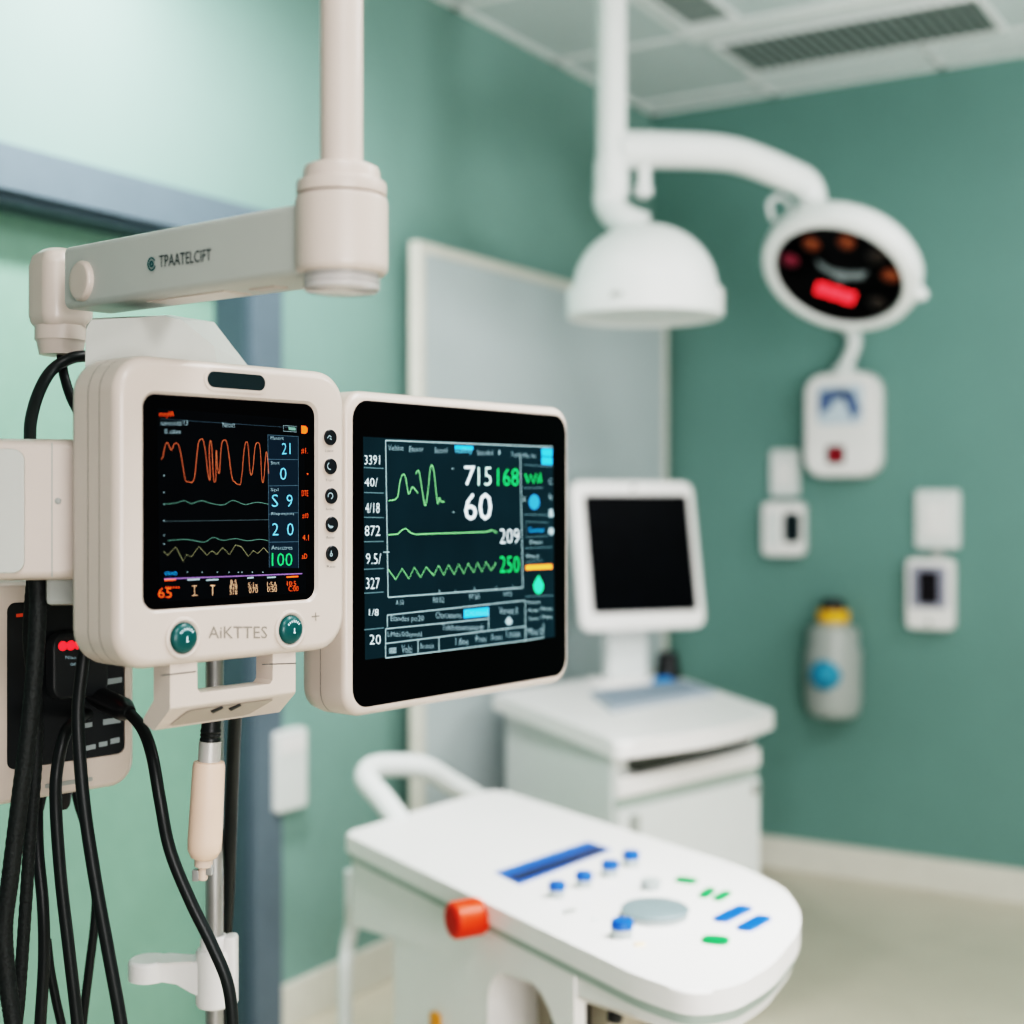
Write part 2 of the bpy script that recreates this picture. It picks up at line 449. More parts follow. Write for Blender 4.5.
# bottle
t, w, h, q = wall_thing('soap_dispenser', 'grey wall bottle with a black cap, yellow collar and blue spot, right of the cart', 'dispenser', 806, 861, 598, 720, .075)
yb_ = -.075
bm = B(); lathe(bm, (0, yb_, 0), (0, 0, 1), [(.05, 0), (w*.86, .015), (w*.98, .06), (w*.98, h*.56), (w*.86, h*.62), (w*.9, h*.66), (w*.86, h*.75), (w*.5, h*.80), (w*.48, h*.82)], 32); obj('bottle_body', bm, BOTTLE, t)
bm = B(); lathe(bm, (0, yb_, h*.81), (0, 0, 1), [(w*.52, 0), (w*.55, .01), (w*.55, h*.09), (w*.42, h*.105)], 28); obj('collar', bm, YEL, t)
bm = B(); lathe(bm, (0, yb_, h*.90), (0, 0, 1), [(w*.4, 0), (w*.4, h*.07), (w*.3, h*.1), (w*.1, h*.1)], 24); obj('cap', bm, BLACKP, t)
bm = B(); lathe(bm, (.0, yb_-w*.80, h*.38), (0, -1, 0), [(w*.55, 0), (w*.52, .02), (w*.4, .04), (w*.15, .052)], 24); obj('push_button', bm, BBLUE, t)
bm = B(); box(bm, -w*.7, w*.7, yb_+.03, -.0005, h*.1, h*.72, .01); obj('wall_bracket', bm, GREY, t)

# ================================================================== SURGICAL LIGHT
dL = 3.6
pb = at(609, 500, dL)
t = thing('surgical_light', 'white ceiling pole lamp with one dome head and one oval head on a bent arm', 'surgical light', (pb.x, pb.y, ZC), YAW)
def LL(px, py, d):
    p = at(px, py, d); v = p-Vector((pb.x, pb.y, ZC)); c, s_ = CO, SI
    return Vector((v.x*c+v.y*s_, -v.x*s_+v.y*c, v.z))
zt = LL(609, 160, dL).z; zbm = LL(609, 195, dL).z
bm = B(); lathe(bm, (.006, 0, 0), (0, 0, -1), [(.11, .0005), (.11, .03), (.05, .05), (.039, .06), (.039, -zt), (.044, -zt+.004), (.044, -zbm), (.036, -zbm+.012)], 32); obj('pole', bm, LAMPW, t)
# bent arm
bm = B(); arm = [LL(612, 150, dL), LL(660, 150, dL+.08), LL(712, 152, dL+.16), LL(745, 158, dL+.22), LL(790, 176, dL+.3), LL(806, 185, dL+.33), LL(812, 200, dL+.34), LL(813, 216, dL+.34)]
tube(bm, arm, lambda u: .050-.010*u, 18); obj('arm', bm, LAMPW, t)
bm = B(); tube(bm, [LL(643, 160, dL+.05), LL(644, 175, dL+.05), LL(643, 190, dL+.05)], .018, 12); lathe(bm, LL(643, 184, dL+.05), (0, 0, -1), [(.012, 0), (.026, .01), (.024, .03), (.008, .04)], 16); obj('cable_hook', bm, LAMPW, t)
# dome
dc = LL(645, 318, dL-.05); R = 78*3.55/F
bm = B(); tube(bm, [LL(608, 193, dL), LL(610, 206, dL), LL(618, 216, dL-.02), LL(632, 224, dL-.04), LL(645, 228, dL-.05)], .040, 16); obj('elbow', bm, LAMPW, t)
bm = B()
hd = .240
prof = [(R*.90, .012), (R*.98, 0), (R*1.0, .006), (R*1.0, .065), (R*.985, .07), (R*.92, .072)]
for i in range(1, 12):
    a = i/11*math.pi/2*.97
    prof.append((R*.92*math.cos(a), .072+(hd-.072)*math.sin(a)))
lathe(bm, dc, (0, 0, 1), prof, 48); dome = obj('dome_head', bm, LAMPW, t)
bm = B(); lathe(bm, dc, (0, 0, 1), [(R*.9, .0115), (R*.5, .009), (.01, .008)], 40); obj('diffuser', bm, COOLW, dome)
bm = B(); u = dc+Vector((-R*.42, -R*.905, .035)); box(bm, u.x-.016, u.x+.016, u.y-.006, u.y+.02, u.z-.006, u.z+.006, .002); obj('latch', bm, GREY, dome)
# oval head: disc tilted towards the room
nrm = Vector((-.40, -.49, -.78)).normalized()
hc = LL(840, 271, dL+.36); RR = 80*(dL+.36)/F
bm = B()
lathe(bm, hc-nrm*.03, nrm, [(RR*.45, -.055), (RR*.75, -.045), (RR*.94, -.02), (RR, .0), (RR*1.0, .03), (RR*.97, .05), (RR*.90, .058), (RR*.82, .056), (RR*.80, .046), (RR*.3, .046)], 56)
head = obj('oval_head', bm, LAMPW, t)
bm = B(); lathe(bm, hc-nrm*.03, nrm, [(RR*.80, .0465), (RR*.80, .05), (RR*.785, .052), (RR*.3, .052), (.005, .052)], 48); face = obj('lamp_face', bm, GLASS, head)
u0 = Vector((1, 0, 0)); u0 = (u0-nrm*u0.dot(nrm)).normalized(); v0 = nrm.cross(u0)
if v0.z < 0: v0 = -v0
def on_face(a, b, h=.053): return hc-nrm*.03+nrm*h+u0*a*RR+v0*b*RR
def face_patch(bm, pts): bm.faces.new([bm.verts.new(on_face(a, b)) for a, b in pts])
for a, b, m_ in ((-.42, .40, 'o'), (-.02, .60, 'o'), (-.62, .02, 'r'), (.60, .28, 'o'), (.36, .52, 'd'), (.55, -.25, 'd')):
    bm = B(); lathe(bm, on_face(a, b, .052), nrm, [(.026, 0), (.022, .004), (.008, .007)], 18)
    obj('lamp_led', bm, {'o': mat('amber_lens', (112, 60, 30), .3, emit=.1), 'r': mat('plum_lens', (110, 30, 54), .3, emit=.1), 'd': mat('dim_lens', (44, 36, 32), .3)}[m_], face)
bm = B(); face_patch(bm, [(-.32, .18), (-.1, .10), (.12, .14), (.34, .26), (.3, .08), (.12, .0), (.06, -.08), (-.06, -.02), (-.26, .06)]); obj('pale_patch', bm, mat('pale_patch_grey', (130, 140, 142), .3), face)  # flat pale grey patch in the middle of the face
bm = B()
lathe(bm, on_face(-.0, -.30, .0525), nrm, [(.01, 0), (.01, .001)], 8)
for k in range(3):
    x = -.22+k*.17; face_patch(bm, [(x, -.42), (x+.16, -.40), (x+.16, -.18), (x, -.20)])
obj('red_readout', bm, glow('lamp_red', (255, 62, 70), 1.1), face)
bm = B(); e = hc+u0*RR*1.0+v0*RR*.05; tube(bm, [e-u0*.03, e+u0*.0, e+u0*.006-v0*.01], .02, 12); obj('grip', bm, COOLW, head)
bm = B(); j = LL(780, 214, dL+.36); tube(bm, [j+Vector((-.02, 0, -.02)), j+Vector((-.03, 0, .03)), j+Vector((0, 0, .05)), j+Vector((.03, 0, .02)), j+Vector((.03, 0, -.02))], .008, 8); obj('wire_loop', bm, COOLW, head)
bm = B(); j = arm[-1]; tube(bm, [j+Vector((0, 0, .02)), j+Vector((.01, 0, -.03)), hc-nrm*.07], .045, 16); obj('head_joint', bm, LAMPW, t)

# ================================================================== CART behind, with its screen
ZK = CZ-.56
def K(px, py): p = on_z(px, py, ZK); return p
def cw(xc, d): return Vector(c2w(xc, d))
near, right, left, back = cw(.25, 3.24), cw(.685, 3.68), cw(-.06, 4.05), cw(.47, 4.60)
fv = right-near; ang = math.atan2(fv.y, fv.x)
t = thing('storage_cart', 'white medical cart with a drawer slot and door, holding the dark computer screen', 'cart', (near.x, near.y, 0), ang)
def KL(v):
    d = v-near; c, s_ = math.cos(ang), math.sin(ang); return (d.x*c+d.y*s_, -d.x*s_+d.y*c)
P = [KL(near), KL(right), KL(back), KL(left)]
fw = P[1][0]
# bowed front edge
bow = [(fw*i/8, -.05*math.sin(math.pi*i/8)) for i in range(1, 8)]
topo = round_poly([P[0]]+[P[1]]+P[2:], [.07, .07, .06, .06])
top_pts = round_poly([(-.02, -.015)]+[(x, y-.015) for x, y in bow]+[(fw+.015, -.01), (P[2][0]+.01, P[2][1]), (P[3][0]-.01, P[3][1])], [.05]+[.02]*7+[.05, .05, .05], 5)
bm = B(); prism(bm, top_pts, ZK-.042, ZK, .014, 4); obj('worktop', bm, WHITE, t)
body = round_poly([(.015, .03), (fw-.02, .03), (P[2][0]-.02, P[2][1]-.03), (P[3][0]+.02, P[3][1]-.03)], .03, 5)
bm = B(); prism(bm, body, .08, ZK-.0415); obj('cabinet_body', bm, COOLW, t)
bm = B(); vprism(bm, round_poly([(.07, ZK-.088), (fw-.08, ZK-.080), (fw-.06, ZK-.050), (.06, ZK-.050)], .012, 4), .008, .031, .003); obj('drawer_slot', bm, SLOT, t)
bm = B(); vprism(bm, [(.02, ZK-.142), (fw-.03, ZK-.142), (fw-.03, ZK-.094), (.02, ZK-.094)], .010, .031, .006); obj('drawer_front', bm, WHITE, t)
bm = B(); vprism(bm, [(.02, ZK-.168), (fw-.03, ZK-.168), (fw-.03, ZK-.146), (.02, ZK-.146)], .020, .031, .002); obj('middle_rail', bm, GREENB, t)  # grey-green rail between drawer and door
bm = B(); vprism(bm, [(.02, .12), (fw-.03, .12), (fw-.03, ZK-.172), (.02, ZK-.172)], .012, .031, .006); dd = obj('door', bm, COOLW, t)
bm = B(); slab(bm, .05, .075, ZK-.235, ZK-.185, .005, -.004, .013, .003); obj('latch', bm, GREY, dd)
bm = B(); slab(bm, fw-.07, fw-.045, ZK-.21, ZK-.185, .005, 0, .013, .003); obj('hinge', bm, GREY, dd)
for x, y in ((.08, .1), (fw-.1, .1), (P[2][0]-.1, P[2][1]-.12), (P[3][0]+.12, P[3][1]-.12)):
    bm = B(); lathe(bm, (x-.015, y, .04), (1, 0, 0), [(.04, 0), (.04, .03)], 20); box(bm, x-.02, x+.02, y-.015, y+.015, .04, .081); obj('caster', bm, BLACKP, t)

# keyboard lying on the cart
k0 = [K(590, 696), K(612, 713), K(716, 695), K(684, 685)]
c0 = sum(k0, Vector())/4
t = thing('keyboard', 'flat blue-grey keyboard pad lying on the white cart worktop', 'keyboard', (c0.x, c0.y, ZK), ang)
def loc2(p, o, a):
    d = p-o; c, s_ = math.cos(a), math.sin(a); return (d.x*c+d.y*s_, -d.x*s_+d.y*c)
kp = round_poly([loc2(p, c0, ang) for p in k0], .01, 4)
bm = B(); prism(bm, kp, .0005, .014, .004); obj('tray', bm, mat('key_tray', (164, 174, 184), .5), t)
bm = B(); a_, b_, c_, d_ = [Vector(loc2(p, c0, ang)) for p in k0]
for i in range(9):
    for j_ in range(4):
        def pt(u, v): return (a_*(1-u)+d_*u)*(1-v)+(b_*(1-u)+c_*u)*v
        u, v = .05+.9*i/9, .1+.8*j_/4
        q4 = [pt(u, v), pt(u+.085, v), pt(u+.085, v+.16), pt(u, v+.16)]
        prism(bm, [(p.x, p.y) for p in q4], .0145, .019)
kk = obj('key_field', bm, KEYS, t)
# small blue object and dark cylinder behind
p = K(664, 686)
t = thing('cap', 'small bright blue cap on the cart worktop beside the screen stand', 'cap', (p.x, p.y, ZK))
bm = B(); lathe(bm, (0, 0, .0005), (0, 0, 1), [(.034, 0), (.036, .004), (.034, .018), (.02, .026), (.006, .028)], 24); obj('cap_body', bm, mat('bright_blue', (30, 128, 196), .4), t)
p = at(668, 655, 4.36)
t = thing('holder', 'small black holder standing behind the blue cap on the cart', 'holder', (p.x, p.y, ZK))
bm = B(); lathe(bm, (0, 0, .0005), (0, 0, 1), [(.04, 0), (.042, .006), (.034, .05), (.03, .08), (.022, .085)], 20); obj('holder_body', bm, BLACKP, t)
# computer screen
dM = 3.72
fm = Fr((578-CX)/F*4.08, 4.08, 22, ZK)
t = thing('computer_monitor', 'white-framed computer screen, switched off, standing on the cart', 'monitor', fm.loc, fm.rz)
x0, z1 = fm.uv(583, 479); x1, z0 = fm.uv(707, 629)
x1b, z0l = fm.uv(577, 638)
tilt = Matrix.Rotation(math.radians(-7), 4, 'X')
bm = B(); W2 = x1-x0; H2 = z1-z0
sh = bm
shell(bm, [(x0+.03, x1-.03, z0+.03, z1-.03, .03, .06), (x0+.012, x1-.012, z0+.012, z1-.012, .035, .045), (x0, x1, z0, z1, .035, .02), (x0+.002, x1-.002, z0+.002, z1-.002, .035, .004), (x0+.010, x1-.010, z0+.010, z1-.010, .03, 0),
           (x0+.038, x1-.024, z0+.052, z1-.044, .012, 0), (x0+.038, x1-.024, z0+.052, z1-.044, .012, .006)])
TILT = lambda b_: bmesh.ops.rotate(b_, cent=(0, .03, z0), matrix=Matrix.Rotation(math.radians(-11), 3, 'X'), verts=b_.verts)
TILT(bm); hs = obj('housing', bm, WHITE, t)
bm = B(); slab(bm, x0+.04, x1-.026, z0+.054, z1-.046, .008, .003, .0058, .0005); TILT(bm); sc = obj('screen', bm, SCRN, t)
bm = B(); lathe(bm, ((x0+x1)/2, -.0002, z1-.022), (0, -1, 0), [(.007, 0), (.006, .001)], 16); TILT(bm); obj('webcam', bm, BLACKP, t)
cm = (x0+x1)/2
bm = B(); box(bm, cm-.085, cm+.045, .072, .13, .012, z0+.12, .012); obj('stand_neck', bm, COOLW, t)
bm = B(); prism(bm, round_poly([(cm-.13, .04), (cm+.08, .04), (cm+.08, .17), (cm-.13, .17)], .04), .0005, .016, .004); obj('stand_foot', bm, WHITE, t)

# ================================================================== CONTROL CONSOLE
ZT = CZ-.68
def T(px, py): p = on_z(px, py, ZT); return Vector((p.x, p.y))
A, Bp = T(345, 832), T(640, 978)
cang = math.atan2((Bp-A).y, (Bp-A).x)
t = thing('control_console', 'white control console with blue buttons and a silver dial in the right foreground', 'console', (A.x, A.y, 0), cang)
def TL(px, py):
    d = T(px, py)-A; c, s_ = math.cos(cang), math.sin(cang); return (d.x*c+d.y*s_, -d.x*s_+d.y*c)
outline = [TL(*p) for p in ((343, 833), (640, 977), (690, 993), (735, 987), (773, 965), (799, 932), (801, 912), (785, 888), (740, 866), (495, 788))]
pl = round_poly(outline, [.025, .12, .05, .05, .05, .04, .04, .05, .1, .05], 5)
LW = (Bp-A).length
bm = B(); prism(bm, pl, ZT-.034, ZT, .007, 3); obj('top_plate', bm, WHITE, t)
bm = B(); prism(bm, inset(pl, .006), ZT-.050, ZT-.0335); obj('trim_band', bm, GREENB, t)
skb = lambda x, y: ZT-.185+min(1, max(0, (x-.10)/.50))*.118
bm = B(); prism(bm, inset(pl, .012), skb, ZT-.0495); obj('skirt', bm, WHITE, t)
fc = Fr((345-CX)/F*(.68*F/332), .68*F/332, 0, 0)
fc.a = cang-YAW; fc.rz = cang
yo = .0090
def CU(px, py): return fc.uv(px, py, yo)
xa = CU(394, 930)[0]; xb = CU(488, 1000)[0]; xc_ = CU(556, 1000)[0]; xd = CU(574, 1000)[0]
za = CU(522, 974)[1]; zs = CU(488, 1000)[1]
arch = [(xb, .05), (xb, zs)] + [((xb+xc_)/2-(xc_-xb)/2*math.cos(a), zs+(za-zs)*math.sin(a)) for a in [math.pi*i/10 for i in range(1, 10)]] + [(xc_, zs), (xc_, .05)]
top_z = ZT-.051
col_pts = [(xa, top_z), (xa, .05)] + arch + [(xd, .05), (xd, top_z)]
# column as strips so the arch stays open
bm = B()
def strip(pts, dpt=.26): vprism(bm, pts, yo, yo+dpt)
strip([(xa, .05), (xb, .05), (xb, top_z), (xa, top_z)]); strip([(xc_, .05), (xd, .05), (xd, top_z-.0), (xc_, top_z)], .022)
mid = arch[1:-1]
vprism(bm, mid+[(xc_, top_z), (xb, top_z)], yo, yo+.022)
obj('pedestal', bm, WHITE, t)
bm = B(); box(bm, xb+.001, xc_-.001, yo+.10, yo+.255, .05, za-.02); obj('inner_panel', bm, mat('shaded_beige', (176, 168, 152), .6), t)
bm = B(); box(bm, xb+(xc_-xb)*.55, xb+(xc_-xb)*.78, yo+.05, yo+.099, .05, za-.03, .006); obj('inner_column', bm, BLACKP, t)
bm = B(); prism(bm, round_poly([(xa-.06, -.02), (xd+.02, -.02), (xd+.02, .36), (xa-.06, .36)], .05), .03, .055, .006); obj('base_plate', bm, WARMG, t)
for x in (xa, xd-.03):
    for y in (.03, .31):
        bm = B(); lathe(bm, (x-.012, y, .024), (1, 0, 0), [(.024, 0), (.024, .024)], 16); obj('caster', bm, BLACKP, t)
# orange knob on the near side
kx, kz = fc.uv(474, 917, -.012)
bm = B(); lathe(bm, (kx, .012, kz), (0, -1, 0), [(.026, 0), (.028, .012), (.031, .014), (.031, .062), (.028, .066), (.02, .067)], 28); kn = tag(obj('side_knob', bm, ORANGE, t), 'orange side knob')
bm = B(); lathe(bm, (kx, .012, kz), (0, -1, 0), [(.024, .0665), (.022, .069), (.01, .07)], 24); obj('knob_face', bm, DKOR, kn)
# top graphics and buttons
def flat(name, pts, m_, h=.002, par=t):
    bm = B(); prism(bm, [TL(*p) for p in pts], ZT-.0005, ZT+h); return obj(name, bm, m_, par)
ds = flat('display_strip', ((495, 873), (588, 842), (612, 850), (519, 885)), BLUE)
flat('display_line', ((508, 878), (597, 848), (606, 852), (517, 882)), BLUED, .0028, ds)
def knob(name, px, py, rpx, hpx, m_side, m_top, lab=None):
    p = TL(px, py); d = .68*F/(py-HZ); r = rpx*d/F; h = hpx*d/F*1.0
    bm = B(); lathe(bm, (p[0], p[1], ZT-.0005), (0, 0, 1), [(r, 0), (r, h*.9), (r*.95, h), (r*.3, h)], 24); o = obj(name, bm, m_side, t)
    if m_top:
        bm = B(); lathe(bm, (p[0], p[1], ZT+h-.0005), (0, 0, 1), [(r*1.03, -h*.35), (r*1.05, .0), (r*.95, .004), (r*.3, .0045)], 24); obj('button_cap', bm, m_top, o)
    return o
for px, py in ((557, 897), (584, 887), (610, 876), (631, 866)): knob('push_button', px, py, 8.5, 13, KNOBS, BLUE)
knob('push_button', 622, 937, 11, 15, KNOBS, BLUE)
knob('white_knob', 651, 889, 10, 10, KNOBS, None)
knob('dial', 655, 917, 33, 9, KNOBS, SILVER)
def pill(name, px, py, a, b, m_, rot=0, h=.006):
    p = TL(px, py); bm = B(); c, s_ = math.cos(rot), math.sin(rot)
    pts = [(p[0]+x*c-y*s_, p[1]+x*s_+y*c) for x, y in rr(-a, a, -b, b, min(a, b)*.8, 5)]
    prism(bm, pts, ZT-.0005, ZT+h, .002, 2); return obj(name, bm, m_, t)
def bar(name, p0, p1, wpx, m_):
    a, b = Vector(TL(*p0)), Vector(TL(*p1)); m0 = (a+b)/2; d = b-a
    bm = B(); c, s_ = math.cos(math.atan2(d.y, d.x)), math.sin(math.atan2(d.y, d.x)); w_ = wpx
    pts = [(m0.x+x*c-y*s_, m0.y+x*s_+y*c) for x, y in rr(-d.length/2, d.length/2, -w_, w_, w_*.7, 5)]
    prism(bm, pts, ZT-.0005, ZT+.005, .0015, 2); return obj(name, bm, m_, t)
bar('green_key', (676, 880), (697, 883), .014, GREEN)
bar('green_key', (702, 898), (712, 890), .009, GREEN); bar('green_key', (716, 901), (728, 893), .009, GREEN)
bar('blue_key', (718, 922), (747, 908), .014, BLUE); bar('blue_key', (742, 931), (766, 918), .014, BLUE)
bar('green_key', (702, 940), (729, 943), .018, GREEN)
bar('grey_key', (564, 914), (575, 911), .005, GREY); bar('grey_key', (592, 921), (598, 920), .004, COOLW)
bar('amber_key', (634, 946), (645, 945), .005, mat('pale_amber', (246, 220, 180), .5))
# rear grab handle
pts = [(400, 818), (383, 800), (367, 780), (372, 768), (395, 765), (425, 768), (452, 784), (470, 798)]
hp = []
for i, (px, py) in enumerate(pts):
    f_ = i/(len(pts)-1); d = 2.98+.42*f_
    p = at(px, py, d); dd_ = Vector((p.x, p.y))-A; c, s_ = math.cos(cang), math.sin(cang)
    hp.append((dd_.x*c+dd_.y*s_, -dd_.x*s_+dd_.y*c, p.z))
hp[0] = (hp[0][0]+.02, hp[0][1], ZT-.02); hp[-1] = (hp[-1][0]+.03, hp[-1][1], ZT-.045)
bm = B(); tube(bm, hp, .026, 16); obj('grab_handle', bm, COOLW, t)
# white hose hanging down the far left end
hp2 = []
for px, py, d in ((352, 905, 3.0), (352, 925, 3.02), (347, 950, 3.02), (345, 985, 3.0)):
    p = at(px, py, d); dd_ = Vector((p.x, p.y))-A; hp2.append((dd_.x*c+dd_.y*s_, -dd_.x*s_+dd_.y*c, p.z))
hp2 = [(hp2[0][0], hp2[0][1], ZT-.12)]+hp2+[(hp2[-1][0], hp2[-1][1], .01)]
bm = B(); tube(bm, hp2, .016, 10); obj('hose', bm, COOLW, t)
# release lever and rails under the right end
fx, fz = fc.uv(606, 1002, .06)
bm = B(); tube(bm, [(xd-.004, .03, fz+.035), (fx-.02, .06, fz+.03), (fx, .075, fz+.015), (fx+.004, .075, fz-.012), (fx+.002, .075, fz-.03)], .013, 10); obj('release_lever', bm, BLACKP, t)
fx, fz = fc.uv(578, 1000, .12)
bm = B(); tube(bm, [(xd-.01, .18, fz-.03), (fx+.10, .18, fz-.06), (fx+.2, .18, fz+.02), (fx+.2, .18, ZT-.07)], .016, 10); obj('support_rail', bm, WHITE, t)
bx_, bz_ = fc.uv(438, 1019, yo)
bm = B(); slab(bm, bx_-.012, bx_+.012, bz_-.02, bz_+.012, .005, yo-.012, yo+.001, .003); obj('amber_button', bm, mat('amber_plastic', (214, 140, 40), .4), t)

# ================================================================== CEILING MONITOR ARM
dA = 1.25
pc = at(341.5, 500, dA)
t = thing('monitor_arm', 'warm white ceiling-hung support arm with round drum, carrying the two patient monitors', 'support arm', (pc.x, pc.y, ZC), YAW)
TARM = t
def AL(px, py, d):
    p = at(px, py, d)-Vector((pc.x, pc.y, ZC)); return Vector((p.x*CO+p.y*SI, -p.x*SI+p.y*CO, p.z))
def az(py, d=dA-.034): return CZ+(HZ-py)/F*d-ZC
def ar(px, d=dA): return px*d/F
bm = B(); lathe(bm, (0, 0, 0), (0, 0, -1), [(.09, .0005), (.09, .02), (ar(21.5), .03), (ar(21.5), -az(168))], 40); obj('ceiling_pole', bm, WARM, t)
bm = B(); lathe(bm, (0, 0, 0), (0, 0, 1), [(ar(22), az(189)), (ar(44), az(188)), (ar(45), az(186)), (ar(45), az(176)), (ar(44), az(174.5)), (ar(38.5), az(174)), (ar(38.5), az(164)), (ar(37), az(159.5)), (ar(33), az(157.5)), (ar(22), az(157))], 48); obj('collar', bm, WARM, t)
bm = B(); lathe(bm, (0, 0, 0), (0, 0, 1), [(ar(30), az(269)), (ar(43), az(268.5)), (ar(46), az(265)), (ar(46.5), az(260)), (ar(46.5), az(196)), (ar(45.5), az(191)), (ar(43), az(189)), (ar(22), az(188.5))], 48); obj('drum', bm, WARM, t)
bm = B(); lathe(bm, (0, 0, 0), (0, 0, 1), [(ar(20), az(288)), (ar(34), az(287)), (ar(38), az(284)), (ar(38), az(279)), (ar(36.5), az(278)), (ar(38), az(277)), (ar(38), az(273)), (ar(36.5), az(272)), (ar(38), az(271)), (ar(38), az(268)), (ar(20), az(267.5))], 48); lens = obj('clear_ring', bm, CLEAR, t)
bm = B(); lathe(bm, (0, 0, 0), (0, 0, 1), [(ar(8), az(286.5)), (ar(24), az(285)), (ar(30), az(279)), (ar(31), az(269))], 32); obj('light_core', bm, mat('peach_core', (236, 214, 204), .4), t)
# horizontal arm
JX = AL(63, 300, 1.60)
adir = Vector((JX.x, JX.y)).normalized()
fa = Fr(0, 0, 0)
aang = math.atan2(adir.y, adir.x)
def arm_pt(s_, o_, z): return Vector((adir.x*s_+adir.y*o_, adir.y*s_-adir.x*o_, z))
L = Vector((JX.x, JX.y)).length
zt0 = az(197); zt1 = AL(75, 252, 1.58).z; zb0 = az(272); zb1 = AL(80, 313, 1.58).z
bm = B()
loops = []
for s_, hw, fz_ in ((.01, .034, 0), (.08, .034, 0), (L*.6, .033, 0), (L-.064, .032, 0)):
    u = s_/L; a_, b_ = zt0+(zt1-zt0)*u, zb0+(zb1-zb0)*u
    loops.append([arm_pt(s_, x, z) for x, z in rr(-hw, hw, b_, a_, .008, 5)])
loft(bm, loops); ao = obj('arm', bm, WARMG, t)
# the side that faces the camera is at o_ = ?
side = 1 if arm_pt(L/2, .03, 0).y < arm_pt(L/2, -.03, 0).y else -1
# lettering on the arm
ca = Vector((pc.x, pc.y, 0))
def arm_uv(px, py, off):                                     # ray to the arm's front face, in local coords
    k = (px-CX)/F; o0 = arm_pt(0, side*off, 0)
    camo = AL(CX, HZ, 0)                                   # camera in local coords
    # solve camo + t*(k,1) = o0 + s*adir
    a11, a12, a21, a22 = k, -adir.x, 1, -adir.y
    b1, b2 = o0.x-camo.x, o0.y-camo.y
    det = a11*a22-a12*a21
    t_ = (b1*a22-a12*b2)/det
    return Vector((camo.x+k*t_, camo.y+t_, CZ+(HZ-py)/F*t_-ZC))
bm = B()
def pl_(a, b): return arm_uv(159+(211-159)*a, 266-7*a+1.5-12*b, .0345)
text_into(bm, 'TPAATELCIFT', pl_); obj('lettering', bm, SILK, ao)
bm = B()
n = 20
for rx_, ry_, rx2, ry2, a0, a1 in ((4.2, 7.0, 2.9, 5.4, 30, 345), (2.2, 3.4, .6, 1.4, 0, 360)):
    vo = [bm.verts.new(arm_uv(151.5+rx_*math.cos(math.radians(a0+(a1-a0)*i/n)), 264-ry_*math.sin(math.radians(a0+(a1-a0)*i/n)), .0345)) for i in range(n+1)]
    vi = [bm.verts.new(arm_uv(151.5+rx2*math.cos(math.radians(a0+(a1-a0)*i/n)), 264-ry2*math.sin(math.radians(a0+(a1-a0)*i/n)), .0345)) for i in range(n+1)]
    for i in range(n): bm.faces.new((vo[i], vo[i+1], vi[i+1], vi[i]))
obj('emblem', bm, TEALT, ao)
# underside hatch
bm = B()
for s0, s1, o0, o1 in ((.16, .30, -.016, .016), (.09, .13, -.008, .008)):
    zz = zb0+(zb1-zb0)*((s0+s1)/2/L)
    loft(bm, [[arm_pt(s_, o_, zb0+(zb1-zb0)*(s_/L)-h_) for s_, o_ in ((s0, o0), (s1, o0), (s1, o1), (s0, o1))] for h_ in (-.001, .0012)])
obj('hatch', bm, WARM, ao)
# pivot disc on arm end
pd = arm_uv(82, 281, .034); nrm_a = Vector((adir.y*side, -adir.x*side, 0))
bm = B(); lathe(bm, pd-nrm_a*.006, nrm_a, [(.022, 0), (.022, .008), (.020, .0105), (.018, .011), (.01, .0112)], 28); obj('pivot_cap', bm, WARM, ao)
# end joint
bm = B()
zt2, zb2 = AL(62, 250, 1.60).z, AL(62, 327, 1.60).z
def jloop(h0, r0, z): return [Vector((p.x, p.y, z)) for p in [arm_pt(L+.005+x, y, z) for x, y in rr(-h0, h0, -h0, h0, r0, 7)]]
loft(bm, [jloop(.026, .016, zb2), jloop(.029, .018, zb2+.004), jloop(.031, .019, zb2+.012), jloop(.031, .019, zt2-.020), jloop(.028, .018, zt2-.008), jloop(.018, .012, zt2)])
obj('end_joint', bm, WARM, t)
bm = B(); jc = arm_pt(L+.005, 0, 0); lathe(bm, (jc.x, jc.y, 0), (0, 0, 1), [(.018, AL(62, 353, 1.57).z), (.024, AL(62, 352, 1.57).z), (.027, AL(62, 339, 1.57).z), (.029, AL(62, 337, 1.57).z), (.029, zb2+.001)], 32); obj('neck', bm, WARM, t)
# carrier head (hump) behind the first monitor, crossbar to the second
f1 = Fr(-.3818*S, 1.447*S, 48.4, 0)
f2 = Fr(-.1973*S*1.0, 1.72*S, 51.2, 0)
def to_arm(fr, x, y, z):
    w_ = fr.world(x, y, z)-Vector((pc.x, pc.y, ZC)); return Vector((w_.x*CO+w_.y*SI, -w_.x*SI+w_.y*CO, w_.z))
bm = B()
yh = .098*S
yb2 = yh+.075
hx = [f1.uv(*p, yh) for p in ((84, 420), (86, 330), (91, 320), (165, 316), (182, 320), (214, 346), (220, 380), (220, 420))]
hb = [f1.uv(*p, yb2) for p in ((84, 420), (86, 326), (93, 318), (170, 315), (214, 322), (248, 366), (262, 380), (262, 420))]
loft(bm, [[to_arm(f1, x, yh, z) for x, z in hx], [to_arm(f1, x, yb2, z) for x, z in hb]])
bmesh.ops.bevel(bm, geom=[e for e in bm.edges if e.calc_face_angle(0) > .4], offset=.006, segments=3, affect='EDGES')
obj('carrier_head', bm, WARMG, t, 14)
bm = B()
tube(bm, [to_arm(f1, .12, yh+.05, CZ-.02), to_arm(f1, .22, yh+.055, CZ-.02), to_arm(f2, .06, .115, CZ-.02), to_arm(f2, .2, .11, CZ-.02)], .022, 12)
